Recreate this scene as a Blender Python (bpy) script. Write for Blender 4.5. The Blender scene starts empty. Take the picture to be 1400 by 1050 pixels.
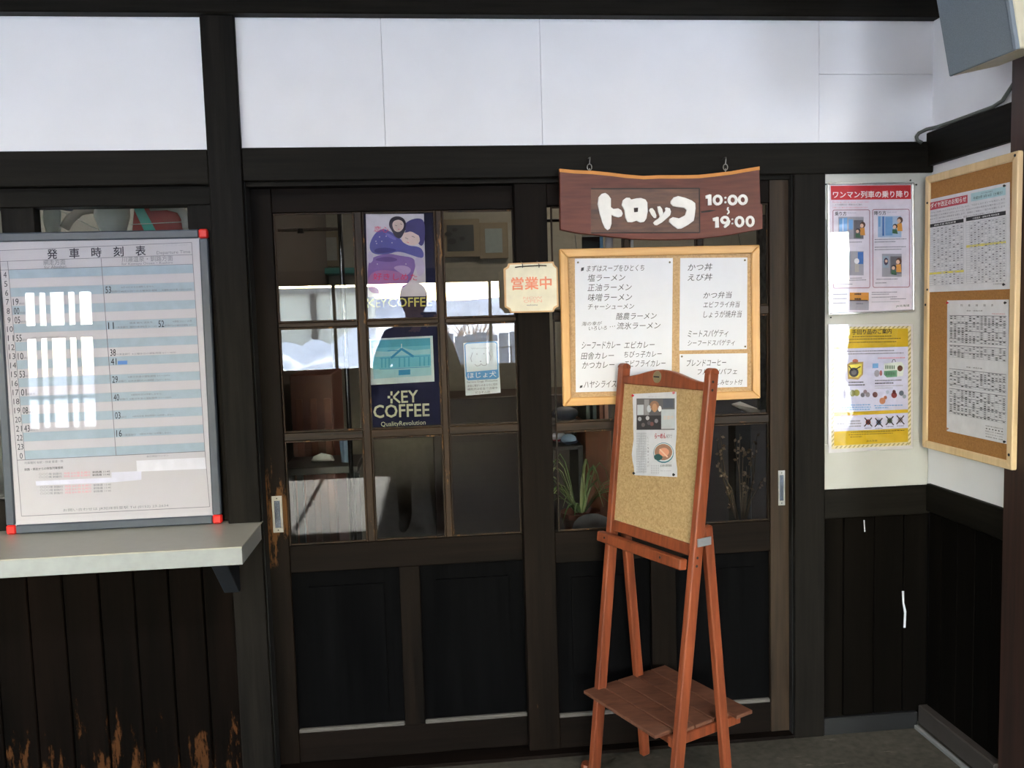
import bpy, bmesh, math, random
from mathutils import Vector, Matrix, noise
random.seed(7)
SC = bpy.context.scene
COL = SC.collection
PI = math.pi

# ---------------------------------------------------------------- camera
CAM = Vector((0.0, -2.75, 1.535))
FPX = 1139.14
CX = Vector((0.99462679, -0.09938728, -0.02897784))      # image right
CD = Vector((-0.03695046, -0.07933885, -0.99616264))     # image down
CF = Vector((0.09670683, 0.9918808, -0.08258496))        # view direction
cam_data = bpy.data.cameras.new('camera')
cam = bpy.data.objects.new('camera', cam_data)
COL.objects.link(cam)
cam.matrix_world = Matrix(((CX.x, -CD.x, -CF.x, CAM.x), (CX.y, -CD.y, -CF.y, CAM.y), (CX.z, -CD.z, -CF.z, CAM.z), (0, 0, 0, 1)))
cam_data.sensor_width = 36.0
cam_data.lens = FPX / 1400.0 * 36.0
cam_data.clip_start = 0.01
SC.camera = cam

# ---------------------------------------------------------------- sky, sun, exposure
SKY_STRENGTH = 5.2
SUN_POWER = 66.0
EXPOSURE = 0.83
ADDED_TUBE_POWER = 27.0  # power of the added ceiling tubes
SC.view_settings.view_transform = 'Standard'
SC.view_settings.look = 'None'
SC.view_settings.gamma = 1.0
SC.view_settings.exposure = EXPOSURE
try:
    SC.view_settings.use_curve_mapping = False
except Exception:
    pass
world = bpy.data.worlds.new('winter_sky')
SC.world = world
world.use_nodes = True
wn = world.node_tree
wn.nodes.clear()
wo = wn.nodes.new('ShaderNodeOutputWorld')
wb = wn.nodes.new('ShaderNodeBackground')
ws = wn.nodes.new('ShaderNodeTexSky')
ws.sky_type = 'NISHITA'
ws.sun_disc = False
ws.sun_elevation = math.radians(25)
ws.sun_rotation = math.radians(180)
ws.dust_density = 0.6
ws.air_density = 1.0
wb.inputs['Strength'].default_value = SKY_STRENGTH
wm = wn.nodes.new('ShaderNodeMix'); wm.data_type = 'RGBA'; wm.inputs[0].default_value = 0.55   # thin white haze over the blue
wm.inputs[7].default_value = (2.1, 2.04, 2.0, 1)
wn.links.new(ws.outputs[0], wm.inputs[6])
wn.links.new(wm.outputs[2], wb.inputs['Color'])
wn.links.new(wb.outputs[0], wo.inputs['Surface'])
sun_d = bpy.data.lights.new('sun', 'SUN')
sun_d.energy = SUN_POWER
sun_d.angle = math.radians(0.6)
sun_d.color = (1.0, 0.97, 0.94)
sun = bpy.data.objects.new('sun', sun_d)
COL.objects.link(sun)
sun.rotation_euler = Vector((0.02, 1.0, -math.tan(math.radians(25)))).to_track_quat('-Z', 'Y').to_euler()
sun.location = (0, -12, 8)

# ---------------------------------------------------------------- helpers
def ray(px, py):
    return (CX * (px - 700.0) / FPX + CD * (py - 525.0) / FPX + CF)

def at(px, py, Y=0.0):
    r = ray(px, py)
    return CAM + r * ((Y - CAM.y) / r.y)

class Plane:
    def __init__(s, O, U, V):
        s.O = Vector(O); s.U = Vector(U).normalized(); s.V = Vector(V).normalized(); s.N = s.U.cross(s.V)
    def p(s, px, py):
        r = ray(px, py)
        t = (s.O - CAM).dot(s.N) / r.dot(s.N)
        q = CAM + r * t - s.O
        return (q.dot(s.U), q.dot(s.V))
    def w(s, u, v, n=0.0):
        return s.O + s.U * u + s.V * v + s.N * n

def wallplane(Y):
    return Plane((0, Y, 0), (1, 0, 0), (0, 0, 1))

def lin(c):
    return tuple(((x / 255.0) / 12.92 if x / 255.0 <= 0.04045 else ((x / 255.0 + 0.055) / 1.055) ** 2.4) for x in c)

MATS = {}
def flat(name, rgb, rough=0.6, metal=0.0, k=1.0, spec=0.5, vary=0.06, scale=30.0):
    """rgb in 0-255 display values; a faint procedural mottling over it"""
    if name in MATS: return MATS[name]
    m = bpy.data.materials.new(name); m.use_nodes = True
    nt = m.node_tree; b = nt.nodes['Principled BSDF']
    c = [min(x * k, 0.95) for x in lin(rgb)]
    b.inputs['Roughness'].default_value = rough
    b.inputs['Metallic'].default_value = metal
    b.inputs['Specular IOR Level'].default_value = spec
    tc = nt.nodes.new('ShaderNodeTexCoord'); nz = nt.nodes.new('ShaderNodeTexNoise')
    nz.inputs['Scale'].default_value = scale; nz.inputs['Detail'].default_value = 3
    nt.links.new(tc.outputs['Object'], nz.inputs['Vector'])
    rp = nt.nodes.new('ShaderNodeValToRGB')
    rp.color_ramp.elements[0].position = 0.3; rp.color_ramp.elements[1].position = 0.7
    rp.color_ramp.elements[0].color = (*[x * (1 - vary) for x in c], 1)
    rp.color_ramp.elements[1].color = (*[min(x * (1 + vary), 1) for x in c], 1)
    nt.links.new(nz.outputs['Fac'], rp.inputs['Fac'])
    nt.links.new(rp.outputs['Color'], b.inputs['Base Color'])
    MATS[name] = m
    return m

def wood(name, dark, light, axis='Z', rough=0.5, grain=14.0, stretch=0.05, bump=0.25, wear=None, wear_at=None, wear_r=0.2,
         wear_th=0.6, wear_z=None, k=1.0, spec=0.5, fine=90.0):
    if name in MATS: return MATS[name]
    m = bpy.data.materials.new(name); m.use_nodes = True
    nt = m.node_tree; L = nt.links; N = nt.nodes; b = N['Principled BSDF']
    b.inputs['Roughness'].default_value = rough
    b.inputs['Specular IOR Level'].default_value = spec
    tc = N.new('ShaderNodeTexCoord')
    info = N.new('ShaderNodeObjectInfo')
    add = N.new('ShaderNodeVectorMath'); add.operation = 'ADD'
    mul = N.new('ShaderNodeVectorMath'); mul.operation = 'SCALE'; mul.inputs['Scale'].default_value = 7.3
    comb = N.new('ShaderNodeCombineXYZ')
    for i in range(3): L.new(info.outputs['Random'], comb.inputs[i])
    L.new(comb.outputs[0], mul.inputs[0])
    L.new(tc.outputs['Object'], add.inputs[0]); L.new(mul.outputs[0], add.inputs[1])
    mp = N.new('ShaderNodeMapping')
    s = [1.0, 1.0, 1.0]; s['XYZ'.index(axis)] = stretch
    mp.inputs['Scale'].default_value = s
    L.new(add.outputs[0], mp.inputs['Vector'])
    n1 = N.new('ShaderNodeTexNoise'); n1.inputs['Scale'].default_value = grain; n1.inputs['Detail'].default_value = 5
    n1.inputs['Distortion'].default_value = 0.6
    n2 = N.new('ShaderNodeTexNoise'); n2.inputs['Scale'].default_value = fine; n2.inputs['Detail'].default_value = 3
    L.new(mp.outputs[0], n1.inputs['Vector']); L.new(mp.outputs[0], n2.inputs['Vector'])
    mx = N.new('ShaderNodeMath'); mx.operation = 'MULTIPLY_ADD'; mx.inputs[1].default_value = 0.45
    L.new(n2.outputs['Fac'], mx.inputs[0]); 
    h = N.new('ShaderNodeMath'); h.operation = 'MULTIPLY'; h.inputs[1].default_value = 0.55
    L.new(n1.outputs['Fac'], h.inputs[0]); L.new(h.outputs[0], mx.inputs[2])
    rp = N.new('ShaderNodeValToRGB')
    rp.color_ramp.elements[0].position = 0.36; rp.color_ramp.elements[1].position = 0.66
    rp.color_ramp.elements[0].color = (*[x * k for x in lin(dark)], 1)
    rp.color_ramp.elements[1].color = (*[x * k for x in lin(light)], 1)
    L.new(mx.outputs[0], rp.inputs['Fac'])
    col = rp.outputs['Color']
    if wear:
        n3 = N.new('ShaderNodeTexNoise'); n3.inputs['Scale'].default_value = 30; n3.inputs['Detail'].default_value = 6
        n3.inputs['Roughness'].default_value = 0.7
        mp2 = N.new('ShaderNodeMapping'); s2 = [1.0, 1.0, 1.0]; s2['XYZ'.index(axis)] = 0.22
        mp2.inputs['Scale'].default_value = s2
        L.new(add.outputs[0], mp2.inputs['Vector']); L.new(mp2.outputs[0], n3.inputs['Vector'])
        fac = n3.outputs['Fac']
        th = wear_th
        if wear_at is not None or wear_z is not None:
            geo = N.new('ShaderNodeNewGeometry')
            if wear_at is not None:
                dn = N.new('ShaderNodeVectorMath'); dn.operation = 'DISTANCE'
                sc = N.new('ShaderNodeVectorMath'); sc.operation = 'MULTIPLY'; sc.inputs[1].default_value = (1.6, 1, 0.8)
                L.new(geo.outputs['Position'], sc.inputs[0]); L.new(sc.outputs[0], dn.inputs[0])
                dn.inputs[1].default_value = (wear_at[0] * 1.6, wear_at[1], wear_at[2] * 0.8)
                mr = N.new('ShaderNodeMapRange'); mr.inputs['From Min'].default_value = 0; mr.inputs['From Max'].default_value = wear_r
                L.new(dn.outputs['Value'], mr.inputs['Value'])
            else:
                sp = N.new('ShaderNodeSeparateXYZ'); L.new(geo.outputs['Position'], sp.inputs[0])
                mr = N.new('ShaderNodeMapRange'); mr.inputs['From Min'].default_value = wear_z[0]; mr.inputs['From Max'].default_value = wear_z[1]
                L.new(sp.outputs['Z'], mr.inputs['Value'])
            mr.inputs['To Min'].default_value = 0.16; mr.inputs['To Max'].default_value = -0.3
            ad = N.new('ShaderNodeMath'); ad.operation = 'ADD'
            L.new(fac, ad.inputs[0]); L.new(mr.outputs[0], ad.inputs[1]); fac = ad.outputs[0]
        r2 = N.new('ShaderNodeValToRGB')
        r2.color_ramp.elements[0].position = th; r2.color_ramp.elements[1].position = th + 0.06
        L.new(fac, r2.inputs['Fac'])
        mix = N.new('ShaderNodeMix'); mix.data_type = 'RGBA'
        L.new(r2.outputs['Color'], mix.inputs['Factor']); L.new(col, mix.inputs[6])
        mix.inputs[7].default_value = (*[x * k for x in lin(wear)], 1)
        col = mix.outputs[2]
    L.new(col, b.inputs['Base Color'])
    if bump:
        bp = N.new('ShaderNodeBump'); bp.inputs['Strength'].default_value = bump; bp.inputs['Distance'].default_value = 0.002
        L.new(mx.outputs[0], bp.inputs['Height']); L.new(bp.outputs[0], b.inputs['Normal'])
    MATS[name] = m
    return m

def glass(name, ior=1.5, tint=(0.93, 0.95, 0.94), rough=0.0, wave=0.0, wscale=3.0):
    if name in MATS: return MATS[name]
    m = bpy.data.materials.new(name); m.use_nodes = True
    nt = m.node_tree; N = nt.nodes; L = nt.links; N.clear()
    out = N.new('ShaderNodeOutputMaterial'); mx = N.new('ShaderNodeMixShader')
    tr = N.new('ShaderNodeBsdfTransparent'); tr.inputs['Color'].default_value = (*tint, 1)
    gl = N.new('ShaderNodeBsdfGlossy'); gl.inputs['Roughness'].default_value = rough
    fr = N.new('ShaderNodeFresnel'); fr.inputs['IOR'].default_value = ior
    if wave:
        tc = N.new('ShaderNodeTexCoord'); nz = N.new('ShaderNodeTexNoise'); nz.inputs['Scale'].default_value = wscale
        nz.inputs['Detail'].default_value = 1.5
        L.new(tc.outputs['Object'], nz.inputs['Vector'])
        bp = N.new('ShaderNodeBump'); bp.inputs['Strength'].default_value = 1.0; bp.inputs['Distance'].default_value = wave
        L.new(nz.outputs['Fac'], bp.inputs['Height']); L.new(bp.outputs[0], gl.inputs['Normal'])
    L.new(fr.outputs[0], mx.inputs[0]); L.new(tr.outputs[0], mx.inputs[1]); L.new(gl.outputs[0], mx.inputs[2])
    L.new(mx.outputs[0], out.inputs['Surface'])
    MATS[name] = m
    return m

def emit(name, rgb, strength):
    if name in MATS: return MATS[name]
    m = bpy.data.materials.new(name); m.use_nodes = True
    b = m.node_tree.nodes['Principled BSDF']
    b.inputs['Base Color'].default_value = (*rgb, 1)
    b.inputs['Emission Color'].default_value = (*rgb, 1); b.inputs['Emission Strength'].default_value = strength
    MATS[name] = m
    return m

def cork(name, dark, light, k=1.0, scale=160):
    if name in MATS: return MATS[name]
    m = bpy.data.materials.new(name); m.use_nodes = True
    nt = m.node_tree; N = nt.nodes; L = nt.links; b = N['Principled BSDF']
    tc = N.new('ShaderNodeTexCoord'); v = N.new('ShaderNodeTexVoronoi'); v.inputs['Scale'].default_value = scale
    nz = N.new('ShaderNodeTexNoise'); nz.inputs['Scale'].default_value = scale * 0.6; nz.inputs['Detail'].default_value = 4
    L.new(tc.outputs['Object'], v.inputs['Vector']); L.new(tc.outputs['Object'], nz.inputs['Vector'])
    a = N.new('ShaderNodeMix'); a.data_type = 'RGBA'; a.inputs[0].default_value = 0.5
    L.new(v.outputs['Color'], a.inputs[6]); L.new(nz.outputs['Fac'], a.inputs[7])
    rp = N.new('ShaderNodeValToRGB'); rp.color_ramp.elements[0].position = 0.25; rp.color_ramp.elements[1].position = 0.7
    rp.color_ramp.elements[0].color = (*[x * k for x in lin(dark)], 1); rp.color_ramp.elements[1].color = (*[x * k for x in lin(light)], 1)
    L.new(a.outputs[2], rp.inputs['Fac']); L.new(rp.outputs['Color'], b.inputs['Base Color'])
    b.inputs['Roughness'].default_value = 0.85
    bp = N.new('ShaderNodeBump'); bp.inputs['Strength'].default_value = 0.3; bp.inputs['Distance'].default_value = 0.001
    L.new(nz.outputs['Fac'], bp.inputs['Height']); L.new(bp.outputs[0], b.inputs['Normal'])
    MATS[name] = m
    return m

# ---- mesh collecting
class MB:
    def __init__(s): s.v = []; s.f = []; s.m = []
    def add(s, vs, fs, m=0):
        n = len(s.v); s.v += [Vector(x) for x in vs]
        for f in fs: s.f.append([n + i for i in f]); s.m.append(m)
        return s
    def box(s, x0, x1, y0, y1, z0, z1, m=0):
        x0, x1 = min(x0, x1), max(x0, x1); y0, y1 = min(y0, y1), max(y0, y1); z0, z1 = min(z0, z1), max(z0, z1)
        return s.add([(x0, y0, z0), (x1, y0, z0), (x1, y1, z0), (x0, y1, z0), (x0, y0, z1), (x1, y0, z1), (x1, y1, z1), (x0, y1, z1)],
                     [(0, 3, 2, 1), (4, 5, 6, 7), (0, 1, 5, 4), (1, 2, 6, 5), (2, 3, 7, 6), (3, 0, 4, 7)], m)
    def hexa(s, p, m=0):   # 8 points: 4 bottom ring, 4 top ring
        return s.add(p, [(0, 3, 2, 1), (4, 5, 6, 7), (0, 1, 5, 4), (1, 2, 6, 5), (2, 3, 7, 6), (3, 0, 4, 7)], m)
    def beam(s, a, b, wdir, w, d, m=0):
        """square bar from a to b; width w along wdir, depth d along the other normal"""
        a, b = Vector(a), Vector(b); ax = (b - a).normalized(); W = Vector(wdir); W = (W - ax * W.dot(ax)).normalized(); D = ax.cross(W)
        q = [(-1, -1), (1, -1), (1, 1), (-1, 1)]
        return s.hexa([a + W * (i * w / 2) + D * (j * d / 2) for i, j in q] + [b + W * (i * w / 2) + D * (j * d / 2) for i, j in q], m)
    def tube(s, pts, r, n=8, m=0, cap=True):
        pts = [Vector(p) for p in pts]; R = r if isinstance(r, (list, tuple)) else [r] * len(pts)
        base = len(s.v); up = None
        for i, p in enumerate(pts):
            t = (pts[min(i + 1, len(pts) - 1)] - pts[max(i - 1, 0)])
            if t.length < 1e-9: t = Vector((0, 0, 1))
            t.normalize()
            if up is None: up = Vector((0, 0, 1)) if abs(t.z) < 0.9 else Vector((1, 0, 0))
            a = t.cross(up)
            if a.length < 1e-6: a = t.cross(Vector((0, 1, 0)))
            a.normalize(); bb = a.cross(t).normalized(); up = bb
            for k in range(n):
                an = 2 * PI * k / n; s.v.append(p + (a * math.cos(an) + bb * math.sin(an)) * R[i])
        for i in range(len(pts) - 1):
            for k in range(n):
                s.f.append([base + i * n + k, base + i * n + (k + 1) % n, base + (i + 1) * n + (k + 1) % n, base + (i + 1) * n + k]); s.m.append(m)
        if cap:
            s.f.append([base + k for k in range(n)][::-1]); s.m.append(m)
            s.f.append([base + (len(pts) - 1) * n + k for k in range(n)]); s.m.append(m)
        return s
    def lathe(s, c, prof, n=16, m=0, axis=(0, 0, 1)):
        c = Vector(c); ax = Vector(axis).normalized()
        a = ax.orthogonal().normalized(); b = ax.cross(a); base = len(s.v)
        for r, h in prof:
            for k in range(n):
                an = 2 * PI * k / n; s.v.append(c + ax * h + (a * math.cos(an) + b * math.sin(an)) * max(r, 1e-4))
        for i in range(len(prof) - 1):
            for k in range(n):
                s.f.append([base + i * n + k, base + i * n + (k + 1) % n, base + (i + 1) * n + (k + 1) % n, base + (i + 1) * n + k]); s.m.append(m)
        s.f.append([base + k for k in range(n)][::-1]); s.m.append(m)
        s.f.append([base + (len(prof) - 1) * n + k for k in range(n)]); s.m.append(m)
        return s
    def prism(s, pl, uv, n0, n1, m=0):
        """outline uv on a plane, between offsets n0 (back) and n1 (front) along the normal"""
        k = len(uv); area = sum(uv[i][0] * uv[(i + 1) % k][1] - uv[(i + 1) % k][0] * uv[i][1] for i in range(k))
        if area < 0: uv = uv[::-1]
        vs = [pl.w(u, v, n0) for u, v in uv] + [pl.w(u, v, n1) for u, v in uv]
        return s.add(vs, [tuple(range(k))[::-1], tuple(range(k, 2 * k))] + [(i, (i + 1) % k, k + (i + 1) % k, k + i) for i in range(k)], m)
    def sphere(s, c, r, n=10, m=0, sc=(1, 1, 1)):
        prof = []
        c = Vector(c); base = len(s.v); rings = max(4, n // 2 + 1)
        for i in range(rings + 1):
            t = PI * i / rings
            for k in range(n):
                an = 2 * PI * k / n
                s.v.append(c + Vector((r * sc[0] * math.sin(t) * math.cos(an), r * sc[1] * math.sin(t) * math.sin(an), r * sc[2] * math.cos(t))))
        for i in range(rings):
            for k in range(n):
                s.f.append([base + i * n + k, base + (i + 1) * n + k, base + (i + 1) * n + (k + 1) % n, base + i * n + (k + 1) % n]); s.m.append(m)
        return s

def root_of(o):
    while o.parent: o = o.parent
    return o

def obj(name, mb, mats, parent=None, bevel=0.0, smooth=False, seg=1, loc=None):
    if not isinstance(mats, (list, tuple)): mats = [mats]
    if parent is not None: org = Vector(root_of(parent).location)
    elif loc is not None: org = Vector(loc)
    else:
        xs = [v.x for v in mb.v]; ys = [v.y for v in mb.v]; zs = [v.z for v in mb.v]
        org = Vector(((min(xs) + max(xs)) / 2, (min(ys) + max(ys)) / 2, min(zs)))
    me = bpy.data.meshes.new(name)
    me.from_pydata([tuple(v - org) for v in mb.v], [], mb.f)
    for m in mats: me.materials.append(m)
    me.polygons.foreach_set('material_index', mb.m)
    if smooth: me.polygons.foreach_set('use_smooth', [True] * len(me.polygons))
    me.update()
    o = bpy.data.objects.new(name, me); COL.objects.link(o)
    if parent is not None: o.parent = parent
    else: o.location = org
    if bevel:
        md = o.modifiers.new('bevel', 'BEVEL'); md.width = bevel; md.segments = seg; md.limit_method = 'ANGLE'; md.angle_limit = 0.7
    return o

def tag(o, label=None, cat=None, group=None, kind=None):
    if label: o['label'] = label
    if cat: o['category'] = cat
    if group: o['group'] = group
    if kind: o['kind'] = kind
    return o

def thing(name, label, cat, loc, group=None, kind=None):
    o = bpy.data.objects.new(name, None); COL.objects.link(o); o.location = loc
    o.empty_display_size = 0.05
    return tag(o, label, cat, group, kind)

def struct(name, mb, m, parent=None, bevel=0.0, label=None, cat=None):
    o = obj(name, mb, m, parent, bevel)
    if parent is None: tag(o, label, cat, None, 'structure')
    return o

# ---- printing: coloured shapes and lettering on one sheet, joined into one mesh
GLY = {}
def glyphs(s, off=0.0, res=2):
    key = (s, off, res)
    if key in GLY: return GLY[key]
    c = bpy.data.curves.new('t', 'FONT'); c.body = s; c.size = 1.0; c.resolution_u = res; c.offset = off
    o = bpy.data.objects.new('t', c); COL.objects.link(o)
    bpy.context.view_layer.update()
    me = bpy.data.meshes.new_from_object(o.evaluated_get(bpy.context.evaluated_depsgraph_get()))
    vs = [(v.co.x, v.co.y) for v in me.vertices]; fs = [tuple(p.vertices) for p in me.polygons]
    bpy.data.objects.remove(o); bpy.data.curves.remove(c); bpy.data.meshes.remove(me)
    if vs:
        x0 = min(v[0] for v in vs); x1 = max(v[0] for v in vs); y0 = min(v[1] for v in vs); y1 = max(v[1] for v in vs)
        vs = [((v[0] - x0) / (x1 - x0), (v[1] - y0) / (y1 - y0)) for v in vs]
    GLY[key] = (vs, fs)
    return GLY[key]

class Print:
    def __init__(s, pl, base=0.0): s.pl = pl; s.mb = MB(); s.mats = []; s.base = base
    def mi(s, m):
        if m not in s.mats: s.mats.append(m)
        return s.mats.index(m)
    def uvpoly(s, uv, m, z=1):
        k = len(uv); area = sum(uv[i][0] * uv[(i + 1) % k][1] - uv[(i + 1) % k][0] * uv[i][1] for i in range(k))
        if area < 0: uv = uv[::-1]
        s.mb.add([s.pl.w(u, v, s.base + z * 0.00025) for u, v in uv], [tuple(range(k))], s.mi(m))
    def poly(s, px, m, z=1): s.uvpoly([s.pl.p(x, y) for x, y in px], m, z)
    def blob(s, px, m, z=1, n=2):
        for _ in range(n):      # corner cutting: a soft outline
            px = [q for a, b in zip(px, px[1:] + px[:1]) for q in ((a[0] * .75 + b[0] * .25, a[1] * .75 + b[1] * .25), (a[0] * .25 + b[0] * .75, a[1] * .25 + b[1] * .75))]
        s.poly(px, m, z)
    def rect(s, x0, y0, x1, y1, m, z=1, sl=0.0, lean=0.0):
        """sl: rise per px of the horizontal edges; lean: px shift of the sides per px down"""
        g = (x1 - x0) * sl; l = (y1 - y0) * lean
        s.poly([(x0, y0), (x1, y0 + g), (x1 + l, y1 + g), (x0 + l, y1)], m, z)
    def oval(s, cx, cy, rx, ry, m, z=1, n=14, a0=0, a1=360):
        s.poly([(cx + rx * math.cos(math.radians(a0 + (a1 - a0) * i / n)), cy + ry * math.sin(math.radians(a0 + (a1 - a0) * i / n))) for i in range(n if a1 - a0 == 360 else n + 1)], m, z)
    def line(s, pts, w, m, z=1):
        for (xa, ya), (xb, yb) in zip(pts[:-1], pts[1:]):
            dx, dy = xb - xa, yb - ya; l = math.hypot(dx, dy) or 1; nx, ny = -dy / l * w / 2, dx / l * w / 2
            s.poly([(xa + nx, ya + ny), (xb + nx, yb + ny), (xb - nx, yb - ny), (xa - nx, ya - ny)], m, z)
    def frame(s, x0, y0, x1, y1, w, m, z=1, sl=0.0):
        g = (x1 - x0) * sl
        s.line([(x0, y0), (x1, y0 + g), (x1, y1 + g), (x0, y1), (x0, y0)], w, m, z)
    def text(s, t, xa, ya, xb, yb, h, m, z=2, off=0.0, shear=0.0, res=2):
        """glyph box: left-bottom pixel (xa,ya) to right-bottom pixel (xb,yb), h pixels high"""
        vs, fs = glyphs(t, 0.0, res)
        if not vs: return
        if off > 0:      # heavier lettering: the same glyphs overprinted a hair's breadth apart
            d = off * 0.42 * h; k = 0
            for dx, dy in ((-d, -d), (d, -d), (-d, d), (d, d)):
                s.text(t, xa + dx, ya + dy, xb + dx, yb + dy, h, m, z + 0.2 * k, 0.0, shear, res); k += 1
            return
        A = Vector(s.pl.p(xa, ya)); B = Vector(s.pl.p(xb, yb)); C = Vector(s.pl.p(xa, ya - h)); U = B - A; V = C - A
        V = Vector((V.x * 0.3, V.y))
        out = [A + U * x + V * y + U.normalized() * (shear * y * V.length) for x, y in vs]
        s.mb.add([s.pl.w(q.x, q.y, s.base + z * 0.00025) for q in out], fs, s.mi(m))
    def dashes(s, x0, y, x1, m, h=1.6, z=2, sl=0.0, seed=0, gap=0.25, u=3.0):
        """small print too small to read in the photograph: rows of tiny marks"""
        rnd = random.Random(seed + int(x0 * 7 + y * 13)); x = x0
        while x < x1:
            w = rnd.uniform(0.5, 1.6) * u; e = min(x + w, x1)
            yy = y + (x - x0) * sl
            s.poly([(x, yy), (e, yy + (e - x) * sl), (e, yy + h + (e - x) * sl), (x, yy + h)], m, z)
            x = e + u * gap * rnd.uniform(0.6, 1.6)
    def build(s, name, parent, **k):
        return obj(name, s.mb, s.mats, parent, **k)

def pin(pl, px, py, m, base=0.0, r=0.0035, parent=None, name='pin'):
    u, v = pl.p(px, py); c = pl.w(u, v, base)
    mb = MB().lathe(c, [(r * 0.45, 0.0), (r * 0.5, 0.003), (r, 0.0045), (r, 0.006), (r * 0.6, 0.0075)], 8, 0, pl.N)
    return obj(name, mb, m, parent, smooth=False)

# ---------------------------------------------------------------- materials
DW = wood('dark_post', (14, 13, 12), (30, 27, 24), 'Z', rough=0.5, k=1.0, spec=0.06)
DWX = wood('dark_beam', (14, 13, 11), (29, 26, 22), 'X', rough=0.5, spec=0.06)
DWY = wood('dark_beam_y', (14, 13, 11), (29, 26, 22), 'Y', rough=0.5, spec=0.06)
LEAF = wood('door_stile_wood', (10, 8, 7), (27, 20, 15), 'Z', rough=0.55, spec=0.06, wear=(84, 58, 36), wear_th=0.71)
LEAFX = wood('door_rail_wood', (10, 8, 7), (26, 19, 15), 'X', rough=0.55, spec=0.06, wear=(84, 58, 36), wear_th=0.72)
BROWN = wood('brown_stile_wood', (34, 26, 19), (60, 46, 33), 'Z', rough=0.55, spec=0.2)
MUN = wood('muntin_wood_upright', (22, 16, 12), (58, 42, 28), 'Z', rough=0.45, spec=0.2, wear=(120, 86, 50), wear_th=0.60)
MUNX = wood('muntin_wood_level', (22, 16, 12), (58, 42, 28), 'X', rough=0.45, spec=0.2, wear=(120, 86, 50), wear_th=0.60)
PANEL = wood('door_panel_wood', (4, 4, 5), (11, 11, 12), 'Z', rough=0.75, grain=22, spec=0.03)
PLANK = wood('wainscot_plank_wood', (6, 5, 4), (18, 12, 9), 'Z', rough=0.75, spec=0.03, grain=12, wear=(70, 44, 25), wear_z=(-0.05, 0.52), wear_th=0.555)
PLANKR = wood('wainscot_plank_corner', (6, 5, 4), (15, 12, 9), 'Z', rough=0.75, grain=12, spec=0.03)
PLASTER = flat('white_plaster', (224, 224, 229), rough=0.85, k=1.06, vary=0.02, scale=6)
TANWALL = flat('dull_room_wall', (150, 142, 128), rough=0.85, vary=0.04, scale=4)
PLASTER2 = flat('aged_white_panel', (180, 181, 176), rough=0.7, k=1.0, vary=0.03, scale=5)
BLACK = flat('joint_black', (12, 11, 10), rough=0.9)
STEEL = flat('dull_steel', (150, 148, 142), rough=0.35, metal=0.9)
DKMETAL = flat('dark_steel', (60, 60, 62), rough=0.4, metal=0.8)
PAPER = flat('white_paper', (216, 219, 228), rough=0.75, k=1.0, vary=0.01)
INK = flat('black_ink', (38, 38, 44), rough=0.8)
GREYINK = flat('grey_ink', (122, 122, 132), rough=0.8)
LGREY = flat('light_grey_ink', (176, 178, 188), rough=0.8)
RED = flat('red_print', (196, 38, 50), rough=0.6)
PINK = flat('pink_print', (226, 150, 165), rough=0.7)
WHITE = flat('white_print', (240, 240, 242), rough=0.6, k=1.02)
BLUE = flat('pale_blue_print', (158, 176, 194), rough=0.75)
SKYB = flat('sky_blue_print', (122, 170, 215), rough=0.7)
MIDB = flat('mid_blue_print', (72, 122, 190), rough=0.7)
YEL = flat('mustard_print', (206, 176, 30), rough=0.6)
YEL2 = flat('yellow_print', (226, 214, 90), rough=0.6)
GLASS = glass('window_glass', 1.8, wave=0.00012, wscale=2.5)

# ---------------------------------------------------------------- structure: heights and positions on the door wall (m)
ZT, ZB2T, ZB2B = 2.487, 2.085, 1.981     # underside of top beam; top and underside of middle beam
XP0, XP1 = -0.672, -0.568                # left post
XJ0, XJ1 = 1.244, 1.354                  # right jamb post
XR = 1.743                               # right return wall

struct('floor', MB().box(-6.3, 6.3, -7.3, 3.2, -0.12, 0.0), wood('concrete_floor', (66, 63, 56), (92, 88, 79), 'X', rough=0.85, grain=2.2, spec=0.12, stretch=0.9, bump=0.15, fine=40, wear=(110, 104, 92), wear_th=0.62), None, label='grey worn concrete floor of the waiting room', cat='floor')
fj = bpy.data.objects['floor']
for k in range(13):
    y = -6.45 + k * 0.29; obj('floor_joint', MB().box(-6.2, 6.2, y - 0.016, y + 0.016, -0.002, 0.0006), flat('joint_grey', (40, 38, 34), rough=0.9), fj)
struct('ceiling', MB().box(-6.3, 6.3, -7.3, 3.2, 2.95, 3.05), flat('ceiling_board', (128, 112, 92), rough=0.85), label='pale board ceiling over the waiting room', cat='ceiling')

# upper plaster, boards with hairline joints
wb_root = thing('wall_back', 'door wall with white plaster boards and dark plank dado', 'wall', (0, 0.03, 0), None, 'structure')
obj('backing', MB().box(-6.0, XR + 0.1, 0.036, 0.13, ZB2T, 2.95), flat('wall_core', (150, 150, 150), rough=0.9), wb_root)
for a, b in ((-6.0, -3.6), (-3.598, -2.1), (-2.098, XP0 + 0.02), (XP1 - 0.02, -0.1175), (-0.1165, 0.3925), (0.3935, 1.3375)):
    obj('plaster_board', MB().box(a, b, 0.012, 0.036, ZB2B + 0.05, ZT + 0.05), PLASTER, wb_root, bevel=0.0008)
obj('plaster_board', MB().box(1.3385, XR + 0.01, 0.012, 0.036, ZB2B + 0.05, 2.3115), PLASTER, wb_root, bevel=0.0008)
obj('plaster_board', MB().box(1.3385, XR + 0.01, 0.012, 0.036, 2.3125, ZT + 0.05), PLASTER, wb_root, bevel=0.0008)
obj('plaster_board', MB().box(-6.0, XR + 0.1, 0.012, 0.036, 2.60, 2.95), PLASTER, wb_root)
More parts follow.
